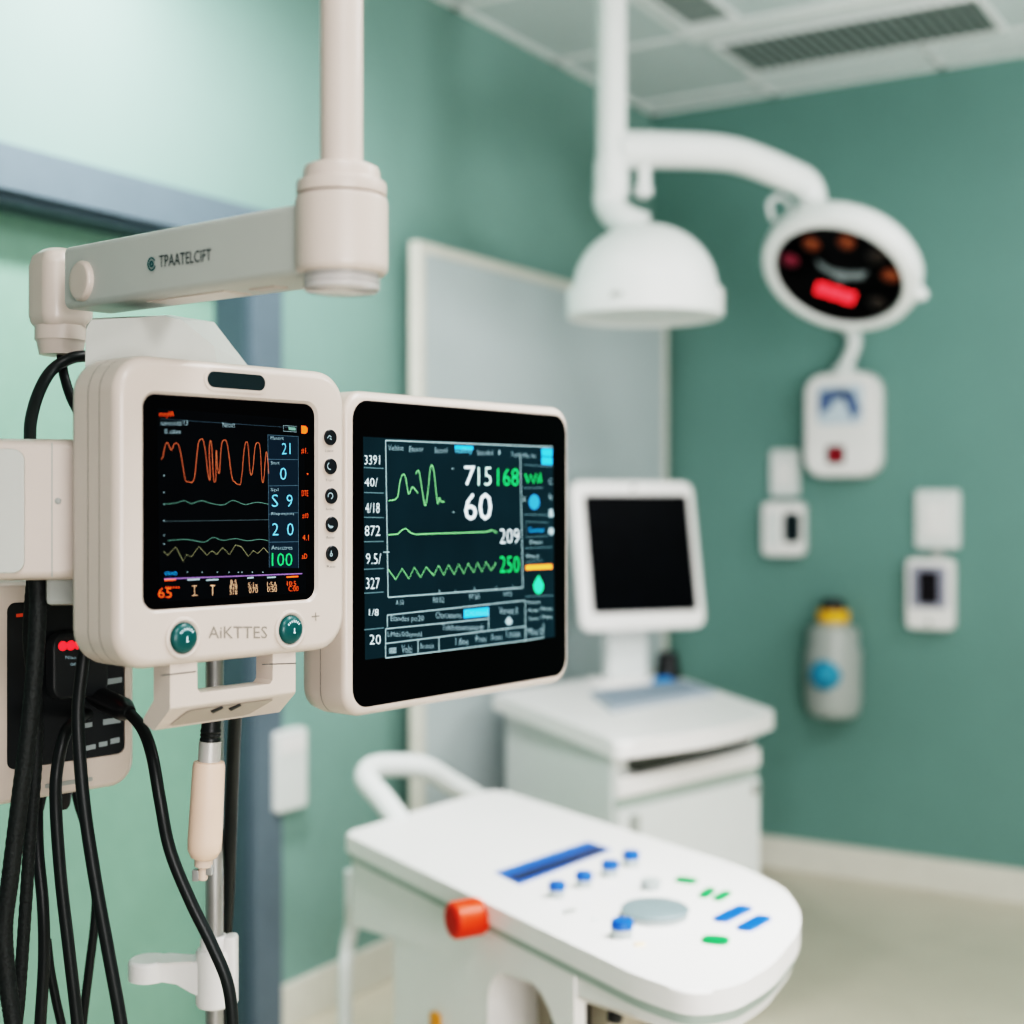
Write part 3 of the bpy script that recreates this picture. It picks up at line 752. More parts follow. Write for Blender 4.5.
tube(bm, [to_arm(f1, .10, yh+.05, CZ+.09), to_arm(f1, .12, yh+.05, CZ-.02)], .022, 12)
tube(bm, [to_arm(f2, .2, .11, CZ-.02), to_arm(f2, .2, .0842, CZ-.02)], .03, 12)
tube(bm, [to_arm(f1, .12, yh+.05, CZ-.02), to_arm(f1, .12, .0895, CZ-.02)], .03, 12)
obj('crossbar', bm, GREY, t)

# ================================================================== PATIENT MONITOR 1
zb_1 = CZ-.235*S
f1z = Fr(-.3818*S, 1.447*S, 48.4, zb_1)
M1 = thing('patient_monitor', 'white portable patient monitor with orange waveforms and two teal buttons, nearest the camera', 'patient monitor', f1z.loc, f1z.rz, None)
def u1(x0, x1, z0, z1): return (x0*S, x1*S, CZ+z0*S-zb_1, CZ+z1*S-zb_1)
X0, X1, Z0, Z1 = u1(-.034, .279, -.177, .1515); r = .040*S
o0, o1, oz0, oz1 = u1(0, .230, -.1146, .1104)
D = .096*S
bm = B()
def ins(d_, y, rr_=None): return (X0+d_, X1-d_, Z0+d_, Z1-d_, (rr_ or r)-d_*.6, y)
shell(bm, [ins(.02, D), ins(.006, D-.002), ins(.001, D-.010), ins(0, D-.016), ins(0, .012), ins(.0015, .006), ins(.005, .002), ins(.010, 0),
           (o0-.004, o1+.004, oz0-.004, oz1+.004, .016, 0), (o0-.001, o1+.001, oz0-.001, oz1+.001, .014, .003), (o0-.001, o1+.001, oz0-.001, oz1+.001, .014, .005)], 9)
h1 = obj('housing', bm, WARM, M1)
def seam_ring(par, fn, ys, w_=.0007):
    bm = B(); loft(bm, [[(x, y_, z) for x, z in rr(*fn(-.00012, y_)[:5], 9)] for y_ in (ys, ys+w_)], False, False)
    return obj('seam', bm, SEAM, par)
seam_ring(h1, ins, .030); seam_ring(h1, ins, .050)
bm = B(); slab(bm, o0-.0005, o1+.0005, oz0-.0005, oz1+.0005, .013, .0022, .0048, .0004); gl = obj('screen', bm, GLASS, M1)
# slot handle on top
sx0, sz1 = f1z.uv(207, 371); sx1, sz0 = f1z.uv(265, 391)
zm = (sz0+sz1)/2; hh = .0082
bm = B(); shell(bm, [(sx0-.004, sx1+.004, zm-hh-.004, zm+hh+.004, .0122, .0006), (sx0-.004, sx1+.004, zm-hh-.004, zm+hh+.004, .0122, -.0006), (sx0-.002, sx1+.002, zm-hh-.002, zm+hh+.002, .0102, -.0012), (sx0, sx1, zm-hh, zm+hh, hh, -.0006)]); sl = obj('slot_rim', bm, WARM, M1)
bm = B(); slab(bm, sx0, sx1, zm-hh, zm+hh, hh, -.0008, .0005, .0002); obj('slot', bm, TEALD, sl)
# side buttons
def arc_(a0, a1, r_=.8, cx_=0, cy_=0): return [(cx_+r_*math.cos(math.radians(a0+(a1-a0)*i/10)), cy_+r_*math.sin(math.radians(a0+(a1-a0)*i/10))) for i in range(11)]
ico = [[[(-.7, -.2), (0, .5), (.6, .1)], [(.1, -.2), (.7, -.5)]], [arc_(110, 290, .8, .1, .1)], [arc_(-30, 200, .75), [(.2, -.7), (.6, -.4)]], [arc_(170, 330, .8), arc_(200, 320, .5)], [arc_(0, 360, .35, 0, -.3), [(0, .1), (0, .7)]]]
lab = ['Lueot', 'Tngrt', 'Snfep', 'Ronar', 'Reo']
gB = Gfx(f1z, 60, 330, 3.413, -.0018, M1)
for (px, py), ic, lb, bx0, by0 in zip(((329.5, 437.5), (329.8, 466.5), (330.5, 496), (331, 524.5), (331.3, 553.5)), ico, lab, (921, 922, 924, 926, 927), (412, 513, 612, 708, 807)):
    x, z = f1z.uv(px, py)
    bm = B(); lathe(bm, (x, .0005, z), (0, -1, 0), [(.0098, 0), (.0098, .0012), (.0090, .0016), (.0088, .0008)], 28); ring = obj('button_rim', bm, WARM, M1)
    bm = B(); lathe(bm, (x, .0003, z), (0, -1, 0), [(.0086, 0), (.0086, .0026), (.0078, .0034), (.004, .0036)], 28); bt = obj('menu_button', bm, BTN, M1)
    bm = B(); yy_ = -.0036
    q = f1z.uv(px, py, yy_)
    for seg_ in ic: ribbon(bm, [(q[0]+a_*.0045, q[1]+b_*.0045) for a_, b_ in seg_], .0010, yy_)
    obj('icon', bm, G_GY, bt)
    gB.y = -.0003; gB.texts('caption', [(lb, bx0-16, bx0+12, by0, 9)], SILK, 0)
# teal buttons
for px, py, rr0 in ((183, 638, .0152), (290, 629.5, .0152)):
    x, z = f1z.uv(px, py)
    bm = B(); lathe(bm, (x, .0004, z), (0, -1, 0), [(.0215, 0), (.0205, .0022), (.0185, .003), (.0165, .0022), (.0155, .0004)], 36); rg = obj('button_rim', bm, WARM, M1)
    bm = B(); lathe(bm, (x, .0003, z), (0, -1, 0), [(rr0, 0), (rr0, .002), (rr0*.93, .0040), (rr0*.75, .0058), (rr0*.45, .0068), (rr0*.1, .0071)], 36); bt = tag(obj('teal_button', bm, TEALB, M1), 'glossy teal round button')
    bm = B()
    for i in range(7):
        a = math.radians(40+100*i/6); c_, s_ = math.cos(a), math.sin(a)
        ribbon(bm, [(x+c_*.008, z+s_*.008), (x+c_*.0105, z+s_*.0105)], .0009, -.0068)
    ribbon(bm, [(x, z-.003), (x, z+.002)], .0012, -.0075); ribbon(bm, [(x-.0012, z-.003), (x+.0018, z-.003)], .001, -.0075)
    obj('button_mark', bm, G_WH, bt)
gM = Gfx(f1z, 130, 590, 5.12, -.0004, M1)
gM.texts('raised_lettering', [('AiKTTES', 402, 703, 217, 62)], EMBOSS, 0, False)
gM.lines('plus_mark', [[(930, 136), (970, 133)], [(950, 115), (952, 158)]], .0012, EMBOSS)
# lower handle
def H(px, py, y=.006): return f1z.uv(px, py, y)
hxl, hxr = H(170, 680)[0], H(295.5, 665)[0]
n0, n1 = H(197, 690)[0], H(273, 684)[0]
ztp = Z0+.004; zn = (H(197.5, 693)[1]+H(272, 684)[1])/2
zcr = H(172, 707)[1]; zbt = H(162, 729, .034)[1]
def hsec(x, zt_): return [(x, .006, zt_), (x, .006, zcr), (x, .007, zcr-.003), (x, .033, zbt), (x, .037, zbt), (x, .052, zbt+.006), (x, .052, zbt+.010), (x, .034, zcr+.004), (x, .034, zt_)]
bm = B()
loft(bm, [hsec(*q_) for q_ in ((hxl, ztp), (hxl+.001, ztp), (n0, ztp), (n0+.0005, zn+.004), (n0+.004, zn), (n1-.004, zn), (n1-.0005, zn+.004), (n1, ztp), (hxr-.001, ztp), (hxr, ztp))])
bmesh.ops.bevel(bm, geom=[e for e in bm.edges if e.calc_face_angle(0) > .5 and e.calc_length() > .006], offset=.0016, segments=2, affect='EDGES')
hd_ = obj('lower_handle', bm, WARM, M1)
def chin(x, u_): return (x, .007+.026*u_-.0006, zcr-.003+(zbt-zcr+.003)*u_-.0006)
bm = B()
xa_, xb_ = H(186, 710)[0], H(270, 700)[0]
rp = round_poly([(xa_+.012, .10), (xb_, .10), (xb_-.012, .86), (xa_, .86)], .012, 4)
rp = [(x, u_) for x, u_ in [(xa_+.008, .12), (xb_+.006, .12), (xb_+.008, .2), (xb_-.010, .80), (xb_-.018, .86), (xa_, .86), (xa_-.004, .8), (xa_+.004, .2)]]
bm.faces.new([bm.verts.new(chin(x, u_)) for x, u_ in rp]); hs_ = obj('grip_recess_shade', bm, mat('shaded_warm', (168, 158, 148), .6), hd_)  # flat plate on the chin, recess shade painted as a darker tone
for px in (220, 238):
    x = H(px, 708)[0]; bm = B()
    loft(bm, [[tuple(Vector(chin(x+a_, u_))+Vector((0, -h_, -h_))) for a_, u_ in ((-.006, .30), (.005, .12), (.008, .20), (-.001, .42))] for h_ in (0, .001)])
    obj('cable_clip', bm, BLACKP, hs_)
for p0_, p1_ in (((161, 675.5), (196, 671.5)), ((262, 664.5), (296, 663.2))):
    bm = B(); ribbon(bm, [H(*p0_, .0055), H(*p1_, .0055)], .0009, .0055); obj('seam', bm, SEAM, hd_)

# ---------------- display 1
yd = .0020
bm = B(); dq = [f1z.uv(*p, yd) for p in ((157, 408), (304, 420), (306, 593), (160, 602))]
flat_poly(bm, dq, yd); d1 = obj('display', bm, DISP1, gl)
g = Gfx(f1z, 130, 380, 4.2667, yd-.0002, d1)
g.polys('number_panel', [[(588, 234), (718, 241), (719, 803), (594, 800)]], PANEL, .00015)
g.lines('panel_divider', [[(586, 234), (718, 241)], [(586, 338), (718, 340)], [(590, 452), (718, 450)], [(592, 572), (718, 566)], [(592, 692), (718, 690)], [(718, 241), (719, 803)], [(588, 234), (594, 800)]], .0005, mat('glow_slate', (62, 84, 96), .6, emit=.7))
g.line('orange_waveform', [(132, 338), (140, 328), (150, 280), (160, 268), (177, 300), (188, 274), (204, 272), (216, 310), (230, 395), (238, 430), (250, 434), (268, 434), (278, 395), (290, 280), (300, 254), (312, 256), (322, 310), (334, 410), (342, 418), (338, 300), (344, 258), (350, 300), (356, 418), (366, 424), (368, 300), (374, 380), (382, 392), (390, 280), (403, 256), (416, 280), (434, 410), (448, 436), (462, 444), (474, 432), (488, 290), (497, 264), (504, 284), (512, 390), (522, 396), (534, 285), (548, 268), (556, 300), (562, 418), (570, 430), (578, 330), (584, 310), (592, 400)], .0005, G_OR, True)
g.line('green_trace', [(142, 530), (190, 526), (230, 515), (262, 527), (305, 515), (355, 529), (400, 532), (440, 514), (490, 531), (540, 522), (590, 530)], .0005, G_GD, True)
g.line('flat_trace', [(145, 603), (590, 596)], .0005, mat('glow_dark', (64, 80, 84), .6, emit=.6))
g.line('green_trace', [(160, 685), (235, 680), (270, 685), (318, 691), (355, 672), (395, 684), (450, 677), (500, 686), (550, 680), (590, 686)], .0005, G_GD, True)
g.line('yellow_trace', [(142, 730), (160, 748), (195, 712), (228, 775), (240, 745), (262, 755), (293, 710), (328, 748), (350, 728), (370, 745), (395, 715), (425, 745), (450, 703), (475, 712), (505, 753), (525, 728), (545, 740), (570, 715), (590, 738)], .0005, G_YL)
g.lines('scale_tick', [[(142+0, y), (148, y)] for y in (408, 480, 530, 600, 663, 700)]+[[(x, 820), (x+5, 820)] for x in (242, 305, 370, 420, 460, 475, 520, 565)], .0009, G_GY)
g.lines('header_rule', [[(130, 166), (700, 204)]], .0003, mat('glow_slate', (62, 84, 96), .6))
g.line('red_rule', [(145, 849), (735, 826)], .0013, G_PU)
g.texts('orange_text', [('meylA', 125, 187, 148, 30), ('65', 120, 178, 908, 42), ('......', 150, 210, 885, 8), ('#1.', 730, 758, 303, 26), (',', 754, 760, 402, 10), ('DTE', 733, 760, 483, 24), ('#10', 735, 760, 580, 24), ('4.1', 736, 762, 672, 24), ('aD', 733, 755, 752, 22), ('10:5', 670, 708, 868, 20), ('C:00', 676, 718, 890, 22)], G_OR2)
g.texts('white_text', [('nonoootz/13', 130, 246, 183, 22), ('Nnoct', 395, 448, 191, 22), ('IS eabne', 148, 217, 219, 20)], G_GY)
g.texts('column_text', [('T', 342, 362, 897, 44), ('8.5', 428, 454, 862, 18), ('828', 425, 457, 882, 20), ('518', 425, 457, 905, 20), ('5:1x', 503, 545, 874, 20), ('070', 507, 545, 897, 24), ('1:5A', 585, 626, 872, 20), ('0:50', 585, 626, 893, 22)], mat('glow_tan', (196, 160, 130), .6, emit=.8))
g.lines('column_text', [[(275, 878), (275, 919)], [(264, 879), (286, 878)], [(264, 920), (288, 918)]], .0006, mat('glow_tan', (196, 160, 130), .6, emit=.8))
g.texts('panel_caption', [('Mennnt', 600, 655, 248, 15), ('Smnt', 600, 637, 353, 15), ('Spl', 600, 632, 470, 17), ('Rlspotinns', 603, 700, 572, 15), ('Anscctres', 603, 692, 715, 17)], G_GY)
for st, x0, x1, ym, h in (('21', 648, 684, 293, 48), ('0', 640, 667, 400, 52), ('S', 605, 631, 515, 52), ('9', 668, 693, 515, 52), ('2', 607, 633, 637, 52), ('0', 670, 697, 637, 52)):
    g.texts('blue_readout', [(st, x0, x1, ym, h)], G_CY)
g.texts('green_readout', [('100', 605, 692, 766, 54)], G_GN)
g.texts('blue_caption', [('VVVO', 147, 200, 826, 16)], G_CB)
g.lines('column_mark', [[(245, 853), (298, 850)], [(325, 854), (378, 851)], [(500, 845), (528, 843)], [(585, 843), (622, 841)]], .0014, G_GY)
g.lines('red_mark', [[(668, 841), (718, 838)], [(148, 854), (195, 851)]], .0016, G_OR2)
g.polys('alarm_icon', [[(730, 194), (750, 196), (758, 205), (757, 222), (748, 230), (731, 228)]], G_OR2)
g.polys('battery_icon', [[(676, 200), (706, 203), (707, 216), (677, 213)]], G_GD)
g.lines('battery_frame', [[(654, 194), (710, 198), (710, 222), (655, 218), (654, 194)]], .0004, G_GY)

# ================================================================== PATIENT MONITOR 2
S2 = S
f2c = (-.1973*S, 1.72*S)
zb_2 = CZ-.2656*S-.0
f2z = Fr(f2c[0], f2c[1], 51.2, zb_2)
M2 = thing('patient_monitor', 'wide black-glass patient monitor with teal display reading 715 and 60, right of the portable monitor', 'patient monitor', f2z.loc, f2z.rz)
gx0, gzt = f2z.uv(352.5, 401); gx1, gzt2 = f2z.uv(564.5, 419); _, gzb = f2z.uv(353, 708); _, gzb2 = f2z.uv(566, 675.6)
gx1 += .003; gzt = (gzt+gzt2)/2+.003; gzb = (gzb+gzb2)/2
fx0, fx1, fz0, fz1 = gx0-.012, gx1+.008, gzb-.010, gzt+.011
D2 = .090*S
bm = B(); r2 = .030
def in2(d_, y): return (fx0+d_, fx1-d_, fz0+d_, fz1-d_, r2-d_*.5, y)
shell(bm, [in2(.03, D2), in2(.012, D2-.002), in2(.003, D2-.012), in2(0, D2-.03), in2(0, .008), in2(.002, .003), in2(.005, .0008), in2(.008, 0),
           (gx0, gx1, gzb, gzt, .024, 0), (gx0, gx1, gzb, gzt, .024, .003)], 9)
h2 = obj('housing', bm, WARM, M2); seam_ring(h2, in2, .040, .0009)
bm = B(); slab(bm, gx0+.0004, gx1-.0004, gzb+.0004, gzt-.0004, .0235, -.0004, .0028, .0008); gl2 = obj('screen', bm, GLASS, M2)
yd2 = -.0006
bm = B(); flat_poly(bm, [f2z.uv(*p, yd2) for p in ((363, 436.5), (553, 447), (555, 637), (365, 660))], yd2); d2 = obj('display', bm, DISP2, gl2)
g = Gfx(f2z, 350, 420, 3.936, yd2-.0002, d2)
LN = mat('glow_line', (150, 172, 176), .6, emit=.7); LND = mat('glow_line_dim', (84, 108, 114), .6, emit=.7)
g.lines('side_divider', [[(55, y), (133, y+dy_)] for y, dy_ in ((187, 4), (285, 3), (383, 1), (479, -1), (588, -4), (682, -5), (826, -8))], .0009, LND)
g.lines('plot_frame', [[(140, 80), (150, 698)], [(140, 80), (798, 106)], [(150, 698), (680, 660)], [(670, 132), (680, 660)]], .0011, LN)
g.lines('plot_tick', [[(130, 520), (156, 520)], [(352, 668), (353, 684)], [(415, 668), (415, 680)], [(490, 658), (491, 674)], [(575, 655), (575, 668)], [(640, 652), (640, 664)], [(400, 190), (408, 192)], [(403, 362), (411, 364)]], .0009, LN)
for it in (('3391', 57, 117, 157, 36), ('40/', 57, 108, 245, 34), ('4/18', 60, 116, 346, 40), ('872', 58, 118, 436, 40), ('9.5/', 63, 122, 546, 42), ('327', 63, 116, 643, 44), ('1/8', 75, 112, 757, 26), ('20', 77, 121, 864, 38)):
    g.texts('side_number', [it], G_WH)
g.texts('menu_text', [('Vielsine', 150, 210, 109, 22), ('Etever', 233, 289, 114, 22), ('Seoml', 332, 382, 119, 22), ('Steanded', 500, 562, 128, 20), ('1', 585, 590, 128, 18), ('Teel', 633, 665, 136, 18), ('Ma lu', 680, 730, 140, 18)], G_GY)
g.polys('menu_highlight', [[(413, 100), (484, 103), (484, 117), (413, 114)]], G_CB)
g.texts('menu_highlight_text', [('tealbty', 413, 481, 122, 28)], G_CY)
g.texts('white_readout', [('7', 450, 492, 219, 76)], G_WH, -.0001, False)
g.texts('white_readout', [('15', 504, 556, 222, 72)], mat('glow_mint', (190, 222, 214), .6, emit=.9))
g.texts('white_readout', [('60', 450, 558, 341, 108)], G_WH, -.0001, False)
g.texts('white_readout', [('209', 590, 666, 457, 58)], G_WH)
g.texts('green_readout', [('168', 580, 663, 225, 68)], G_GN)
g.texts('green_readout', [('250', 590, 666, 568, 64)], G_GN)
g.line('green_waveform', [(152, 318), (185, 306), (195, 250), (206, 216), (218, 224), (230, 290), (245, 264), (256, 274), (268, 288)], .0008, G_GP, True)
g.line('green_waveform', [(258, 212), (270, 200), (280, 250), (294, 336), (304, 300), (315, 200), (322, 178), (331, 210), (344, 326), (352, 306), (358, 320), (371, 321)], .0008, G_GP, True)
g.line('green_waveform', [(150, 452), (188, 449), (205, 432), (220, 427), (238, 444), (258, 450), (400, 445), (540, 440), (556, 433), (578, 443)], .0008, G_GP)
g.line('green_waveform', [(150, 588), (180, 628), (205, 585), (232, 625), (253, 580), (278, 620), (300, 578), (330, 612), (348, 573), (370, 610), (388, 570), (410, 608), (428, 567), (448, 605), (465, 565), (487, 600), (502, 562), (520, 597), (535, 558), (555, 592), (575, 562)], .0008, G_GP)
g.texts('axis_caption', [('A.50', 180, 212, 718, 18), ('R0:52', 327, 370, 708, 20), ('97:50', 468, 510, 695, 20), ('HTO', 605, 637, 685, 18)], G_GY)
g.lines('table_frame', [[(147, 768), (690, 710)], [(147, 768), (147, 815)], [(140, 822), (545, 782)], [(545, 740), (545, 826)], [(140, 880), (690, 812)], [(140, 937), (690, 868)], [(140, 822), (140, 937)], [(690, 710), (690, 868)], [(268, 866), (268, 918)], [(350, 856), (350, 908)], [(690, 868), (762, 856), (762, 800)]], .0010, LN)
g.polys('table_highlight', [[(448, 747), (545, 737), (545, 770), (448, 780)]], G_CB)
g.texts('table_text', [('Elandes po20', 160, 290, 784, 28), ('Clorosnens', 337, 437, 768, 24), ('LiMtbi/0/0eyvold', 148, 282, 846, 26), ('Tolchetoomsmsndt', 362, 527, 816, 24), ('Volti', 203, 243, 902, 32), ('Boutoiin', 277, 330, 889, 20), ('1.fins', 415, 465, 872, 26), ('Poos', 495, 536, 861, 24), ('Sosc', 555, 600, 854, 22), ('1.sosse', 615, 670, 840, 28), ('Vorvet 0', 588, 660, 750, 28), ('Mas.0', 698, 758, 832, 26)], G_GY)
g.texts('highlight_text', [('Cncaono', 453, 541, 758, 22)], G_CY, -.0002)
g.lines('list_icon', [[(153, 900+6*i), (182, 897+6*i)] for i in range(4)], .0009, G_GY)
g.blob('drop_icon', 625, 790, 14, 18, G_GY, drop=True)
g.polys('blue_tile', [[(755, 112), (796, 114), (796, 143), (755, 141)], [(755, 146), (796, 148), (796, 176), (755, 174)]], G_CB)
g.lines('panel_rule', [[(683, 176), (800, 184)], [(683, 268), (760, 266)], [(687, 372), (782, 374)], [(688, 505), (795, 500)], [(690, 560), (760, 552)], [(690, 695), (800, 690)]], .0008, LND)
g.line('green_scribble', [(690, 212), (700, 246), (712, 216), (722, 248), (732, 212), (740, 248), (750, 208), (752, 246)], .0026, G_GN)
g.blob('blue_icon', 725, 323, 21, 30, mat('glow_deep_blue', (34, 116, 166), .6, emit=.8))
g.lines('button_frame', [[(692, 400), (780, 404), (780, 456), (692, 462), (692, 400)]], .0007, LND)
g.texts('panel_text', [('K', 682, 692, 312, 20), ('Oasnt', 706, 756, 480, 16), ('Wane.or', 690, 746, 535, 16), ('Soncnt', 697, 748, 716, 14), ('Aosn', 700, 742, 748, 14), ('Nono', 752, 796, 742, 14), ('Seae', 705, 742, 780, 14), ('Oeas', 752, 796, 774, 14)], LN)
g.texts('blue_text', [('Cucnot', 703, 762, 432, 18)], G_CB)
g.texts('side_icon', [('C', 782, 798, 242, 22), ('k', 784, 798, 302, 22)], G_GY)
g.polys('side_icon', [[(783, 352), (797, 350), (802, 380), (784, 384)]], G_GY)
g.blob('side_icon', 792, 438, 11, 15, G_GY)
g.polys('orange_bar', [[(692, 572), (796, 567), (796, 586), (692, 591)]], mat('glow_amber', (230, 138, 50), .6, emit=.9))
g.blob('green_drop', 742, 648, 20, 36, mat('glow_emerald', (40, 200, 130), .6, emit=.9), drop=True)
print('built monitors')
# ================================================================== LEFT SIDE MODULE
dMo = 1.42
fo = Fr((0-CX)/F*1.40, 1.40, 12, CZ-.09)
MO = thing('side_module', 'rounded pale grey equipment box at the left edge, beside the portable monitor', 'equipment box', fo.loc, fo.rz)
mx1, mz1 = fo.uv(92, 439); mx0, mz0 = fo.uv(-60, 582)
bm = B(); dp = .11
def inm(d_, y): return (mx0+d_, mx1-d_, mz0+d_, mz1-d_, .022, y)
shell(bm, [inm(.012, dp), inm(.002, dp-.006), inm(0, dp-.015), inm(0, .012), inm(.0035, .004), inm(.010, 0)], 8)
obj('housing', bm, WARM, MO)
bm = B(); px1, pz1 = fo.uv(25, 449); _, pz0 = fo.uv(25, 573); slab(bm, mx0+.014, px1, pz0, pz1, .012, -.004, .001, .0015); obj('side_cover', bm, WARMG, MO)
bm = B(); sx, _ = fo.uv(52, 500)
shell(bm, [(sx-.0006, sx+.0006, mz0+.004, mz1-.004, .0004, .0006), (sx-.0006, sx+.0006, mz0+.004, mz1-.004, .0004, -.0003)], 3); obj('seam', bm, GREY, MO)
bm = B(); x, z = fo.uv(58, 501); lathe(bm, (x, .001, z), (0, -1, 0), [(.0035, 0), (.0032, .0022), (.001, .003)], 16); obj('screw', bm, GREY, MO)
bm = B(); bx0, bz1 = fo.uv(46, 580, .04); bx1, bz0 = fo.uv(84, 600, .04); box(bm, bx0, bx1+.01, .03, .24, bz0-.005, mz0+.004, .006); obj('bracket', bm, GREY, MO)
bm = B(); box(bm, mx1-.02, mx1+.05, .05, .11, mz0+.03, mz1-.03, .01); obj('mount', bm, WARMG, MO)

# ================================================================== LOWER LEFT DEVICE
fd = Fr((-30-CX)/F*1.52, 1.52, 47, 0)
x1_, z0_ = fd.uv(136, 765); x0_, _ = fd.uv(-30, 800); _, z1_ = fd.uv(20, 580); _, z0a = fd.uv(10, 800)
zbd = (z0_+z0a)/2-.014
fd = Fr(fd.xc, fd.d, 47, zbd)
PD = thing('infusion_pump', 'white-framed black control unit with red lights, partly hidden behind hanging cables at left', 'control unit', fd.loc, fd.rz)
hD = z1_-zbd
bm = B()
px0, pz1 = fd.uv(7, 603); px1, pz0 = fd.uv(125, 750); _, pz0b = fd.uv(8, 774)
pz0 = (pz0+pz0b)/2; _, pz1b = fd.uv(125, 590)
def ind(d_, y): return (x0_+d_, x1_-d_, d_, hD-d_, .028-d_*.3, y)
shell(bm, [ind(.015, .07), ind(.003, .06), ind(0, .05), ind(0, .010), ind(.003, .003), ind(.008, 0), (px0, px1, pz0, pz1, .010, 0), (px0, px1, pz0, pz1, .010, .003)], 8)
obj('housing', bm, WARM, PD)
bm = B(); slab(bm, px0+.0005, px1-.0005, pz0+.0005, pz1-.0005, .0095, .001, .0028, .0005); fp = obj('front_panel', bm, mat('panel_black_gloss', (40, 44, 46), .22, spec=.6), PD)
ux0, uz1 = fd.uv(44, 632); ux1, uz0 = fd.uv(98, 694)
bm = B(); slab(bm, ux0, ux1+.004, uz0, uz1, .016, -.020, .0012, .006); rb = obj('raised_block', bm, mat('block_black', (50, 54, 56), .35), fp)
for i in range(3):
    x, z = fd.uv(63+8*i, 646-.6*i, -.0205); bm = B(); lathe(bm, (x, -.0195, z), (0, -1, 0), [(.0056, 0), (.0050, .002), (.002, .003)], 16); obj('red_light', bm, G_RD, rb)
g = Gfx(fd, 0, 570, 4.096, .0006, fp)
g.polys('key', [[(440, 446), (500, 438), (500, 460), (440, 470)], [(345, 628), (378, 622), (378, 642), (345, 648)], [(422, 612), (495, 602), (495, 625), (422, 636)], [(345, 722), (392, 712), (392, 732), (345, 742)], [(405, 706), (440, 700), (440, 720), (405, 726)], [(452, 692), (490, 684), (490, 706), (452, 714)]], mat('key_grey', (150, 160, 162), .5))
g.polys('orange_strip', [[(66, 180), (105, 176), (105, 190), (66, 194)]], mat('dim_orange', (170, 64, 34), .5, emit=.4))
g.y = -.0205; g.parent = rb
g.texts('caption', [('Niao', 268, 312, 358, 14), ('om', 288, 318, 386, 12)], G_GY)
for px in (36, 62):
    x, z = fd.uv(px, 790, .03)
    bm = B(); lathe(bm, (x, .03, .012), (0, 0, -1), [(.012, 0), (.012, .014), (.009, .03), (.006, .034)], 16); obj('bottom_socket', bm, BLACKP, PD)
bm = B(); sx0, sz0 = fd.uv(45, 782); slab(bm, sx0, sx0+.06, .012, .017, .002, -.001, .001, .0004); obj('vent_slot', bm, GREY, PD)

# ================================================================== DRIP POLE
dP = 1.68
pp = at(214.5, 500, dP)
t = thing('equipment_pole', 'slim chrome equipment pole with a white clamp, standing below the portable monitor', 'pole', (pp.x, pp.y, 0), YAW)
rp_ = 9*dP/F
zt_ = at(216, 625, dP).z
bm = B(); lathe(bm, (0, 0, 0), (0, 0, 1), [(rp_, .03), (rp_, zt_), (rp_*.8, zt_+.004)], 28); obj('pole_shaft', bm, CHROME, t)
bm = B(); lathe(bm, (0, 0, 0), (0, 0, 1), [(.09, .0), (.09, .012), (.07, .025), (.03, .04), (.016, .045)], 40); obj('base', bm, GREY, t)
def PL(px, py, d=dP):
    p = at(px, py, d)-Vector((pp.x, pp.y, 0)); return Vector((p.x*CO+p.y*SI, -p.x*SI+p.y*CO, p.z))
zc1, zc0 = PL(216, 948).z, PL(216, 1005).z
bm = B(); lathe(bm, (0, 0, 0), (0, 0, 1), [(rp_+.001, zc0), (.020, zc0), (.0225, zc0+.004), (.0225, zc1-.004), (.020, zc1), (rp_+.001, zc1)], 32); cl = obj('clamp', bm, WHITE, t)
kc = PL(149, 960); lr = .0245
kz1 = PL(149, 958).z; kz0 = kz1-.024
lob = [(kc.x+lr*math.cos(a), lr*math.sin(a)) for a in [math.radians(38+284*i/20) for i in range(21)]]
lob += [(kc.x+.036, -.0105), (-.024, -.0125), (-.010, -.016), (-.010, .016), (-.024, .0125), (kc.x+.036, .0105)]
def lzb(x, y): return kz0-max(0, min(1, (x-kc.x-.020)/.040))**1.5*.018
bm = B(); prism(bm, lob, lzb, kz1, .005, 3)
obj('clamp_lever', bm, WHITE, cl)
bm = B(); lathe(bm, (0, 0, 0), (0, 0, 1), [(rp_+.0005, zc1), (.017, zc1), (.017, zc1+.012), (.014, zc1+.016), (rp_+.0005, zc1+.016)], 28); obj('clamp_collar', bm, WHITE, cl)
bm = B(); a = PL(228, 945); box(bm, a.x-.004, a.x+.011, -.012, .012, zc1-.07, zc1+.016, .004); obj('clamp_tab', bm, WHITE, cl)

# ================================================================== HANGING PROBE
dQ = 1.47
pq = at(211, 500, dQ)
zq = at(211, 726, dQ).z
t = thing('hanging_probe', 'peach-coloured cylindrical plug hanging below the portable monitor handle', 'probe', (pq.x, pq.y, at(205, 880, dQ).z), YAW)
z0 = at(205, 880, dQ).z
def qz(py): return at(211, py, dQ).z-z0
def qr(px): return px*dQ/F
tl = Vector((-.055, 0, 0))
def QP(py): return Vector(((211-8*(py-726)/150-211)*dQ/F, 0, qz(py)))
ax = (QP(726)-QP(880)).normalized(); o_ = QP(880)
def hh_(py): return (QP(py)-o_).length
bm = B(); lathe(bm, o_, ax, [(qr(10), hh_(742)), (qr(10.5), hh_(739)), (qr(9.5), hh_(737)), (qr(10.5), hh_(735)), (qr(9.5), hh_(733)), (qr(10.5), hh_(731)), (qr(9.5), hh_(728)), (qr(10), hh_(712))], 24); obj('strain_relief', bm, RUBBER, t)
bm = B(); lathe(bm, o_, ax, [(qr(11), hh_(764)), (qr(11), hh_(741)), (qr(9), hh_(740.5))], 24); obj('ferrule', bm, mat('pale_metal', (196, 194, 190), .35, metal=.4), t)
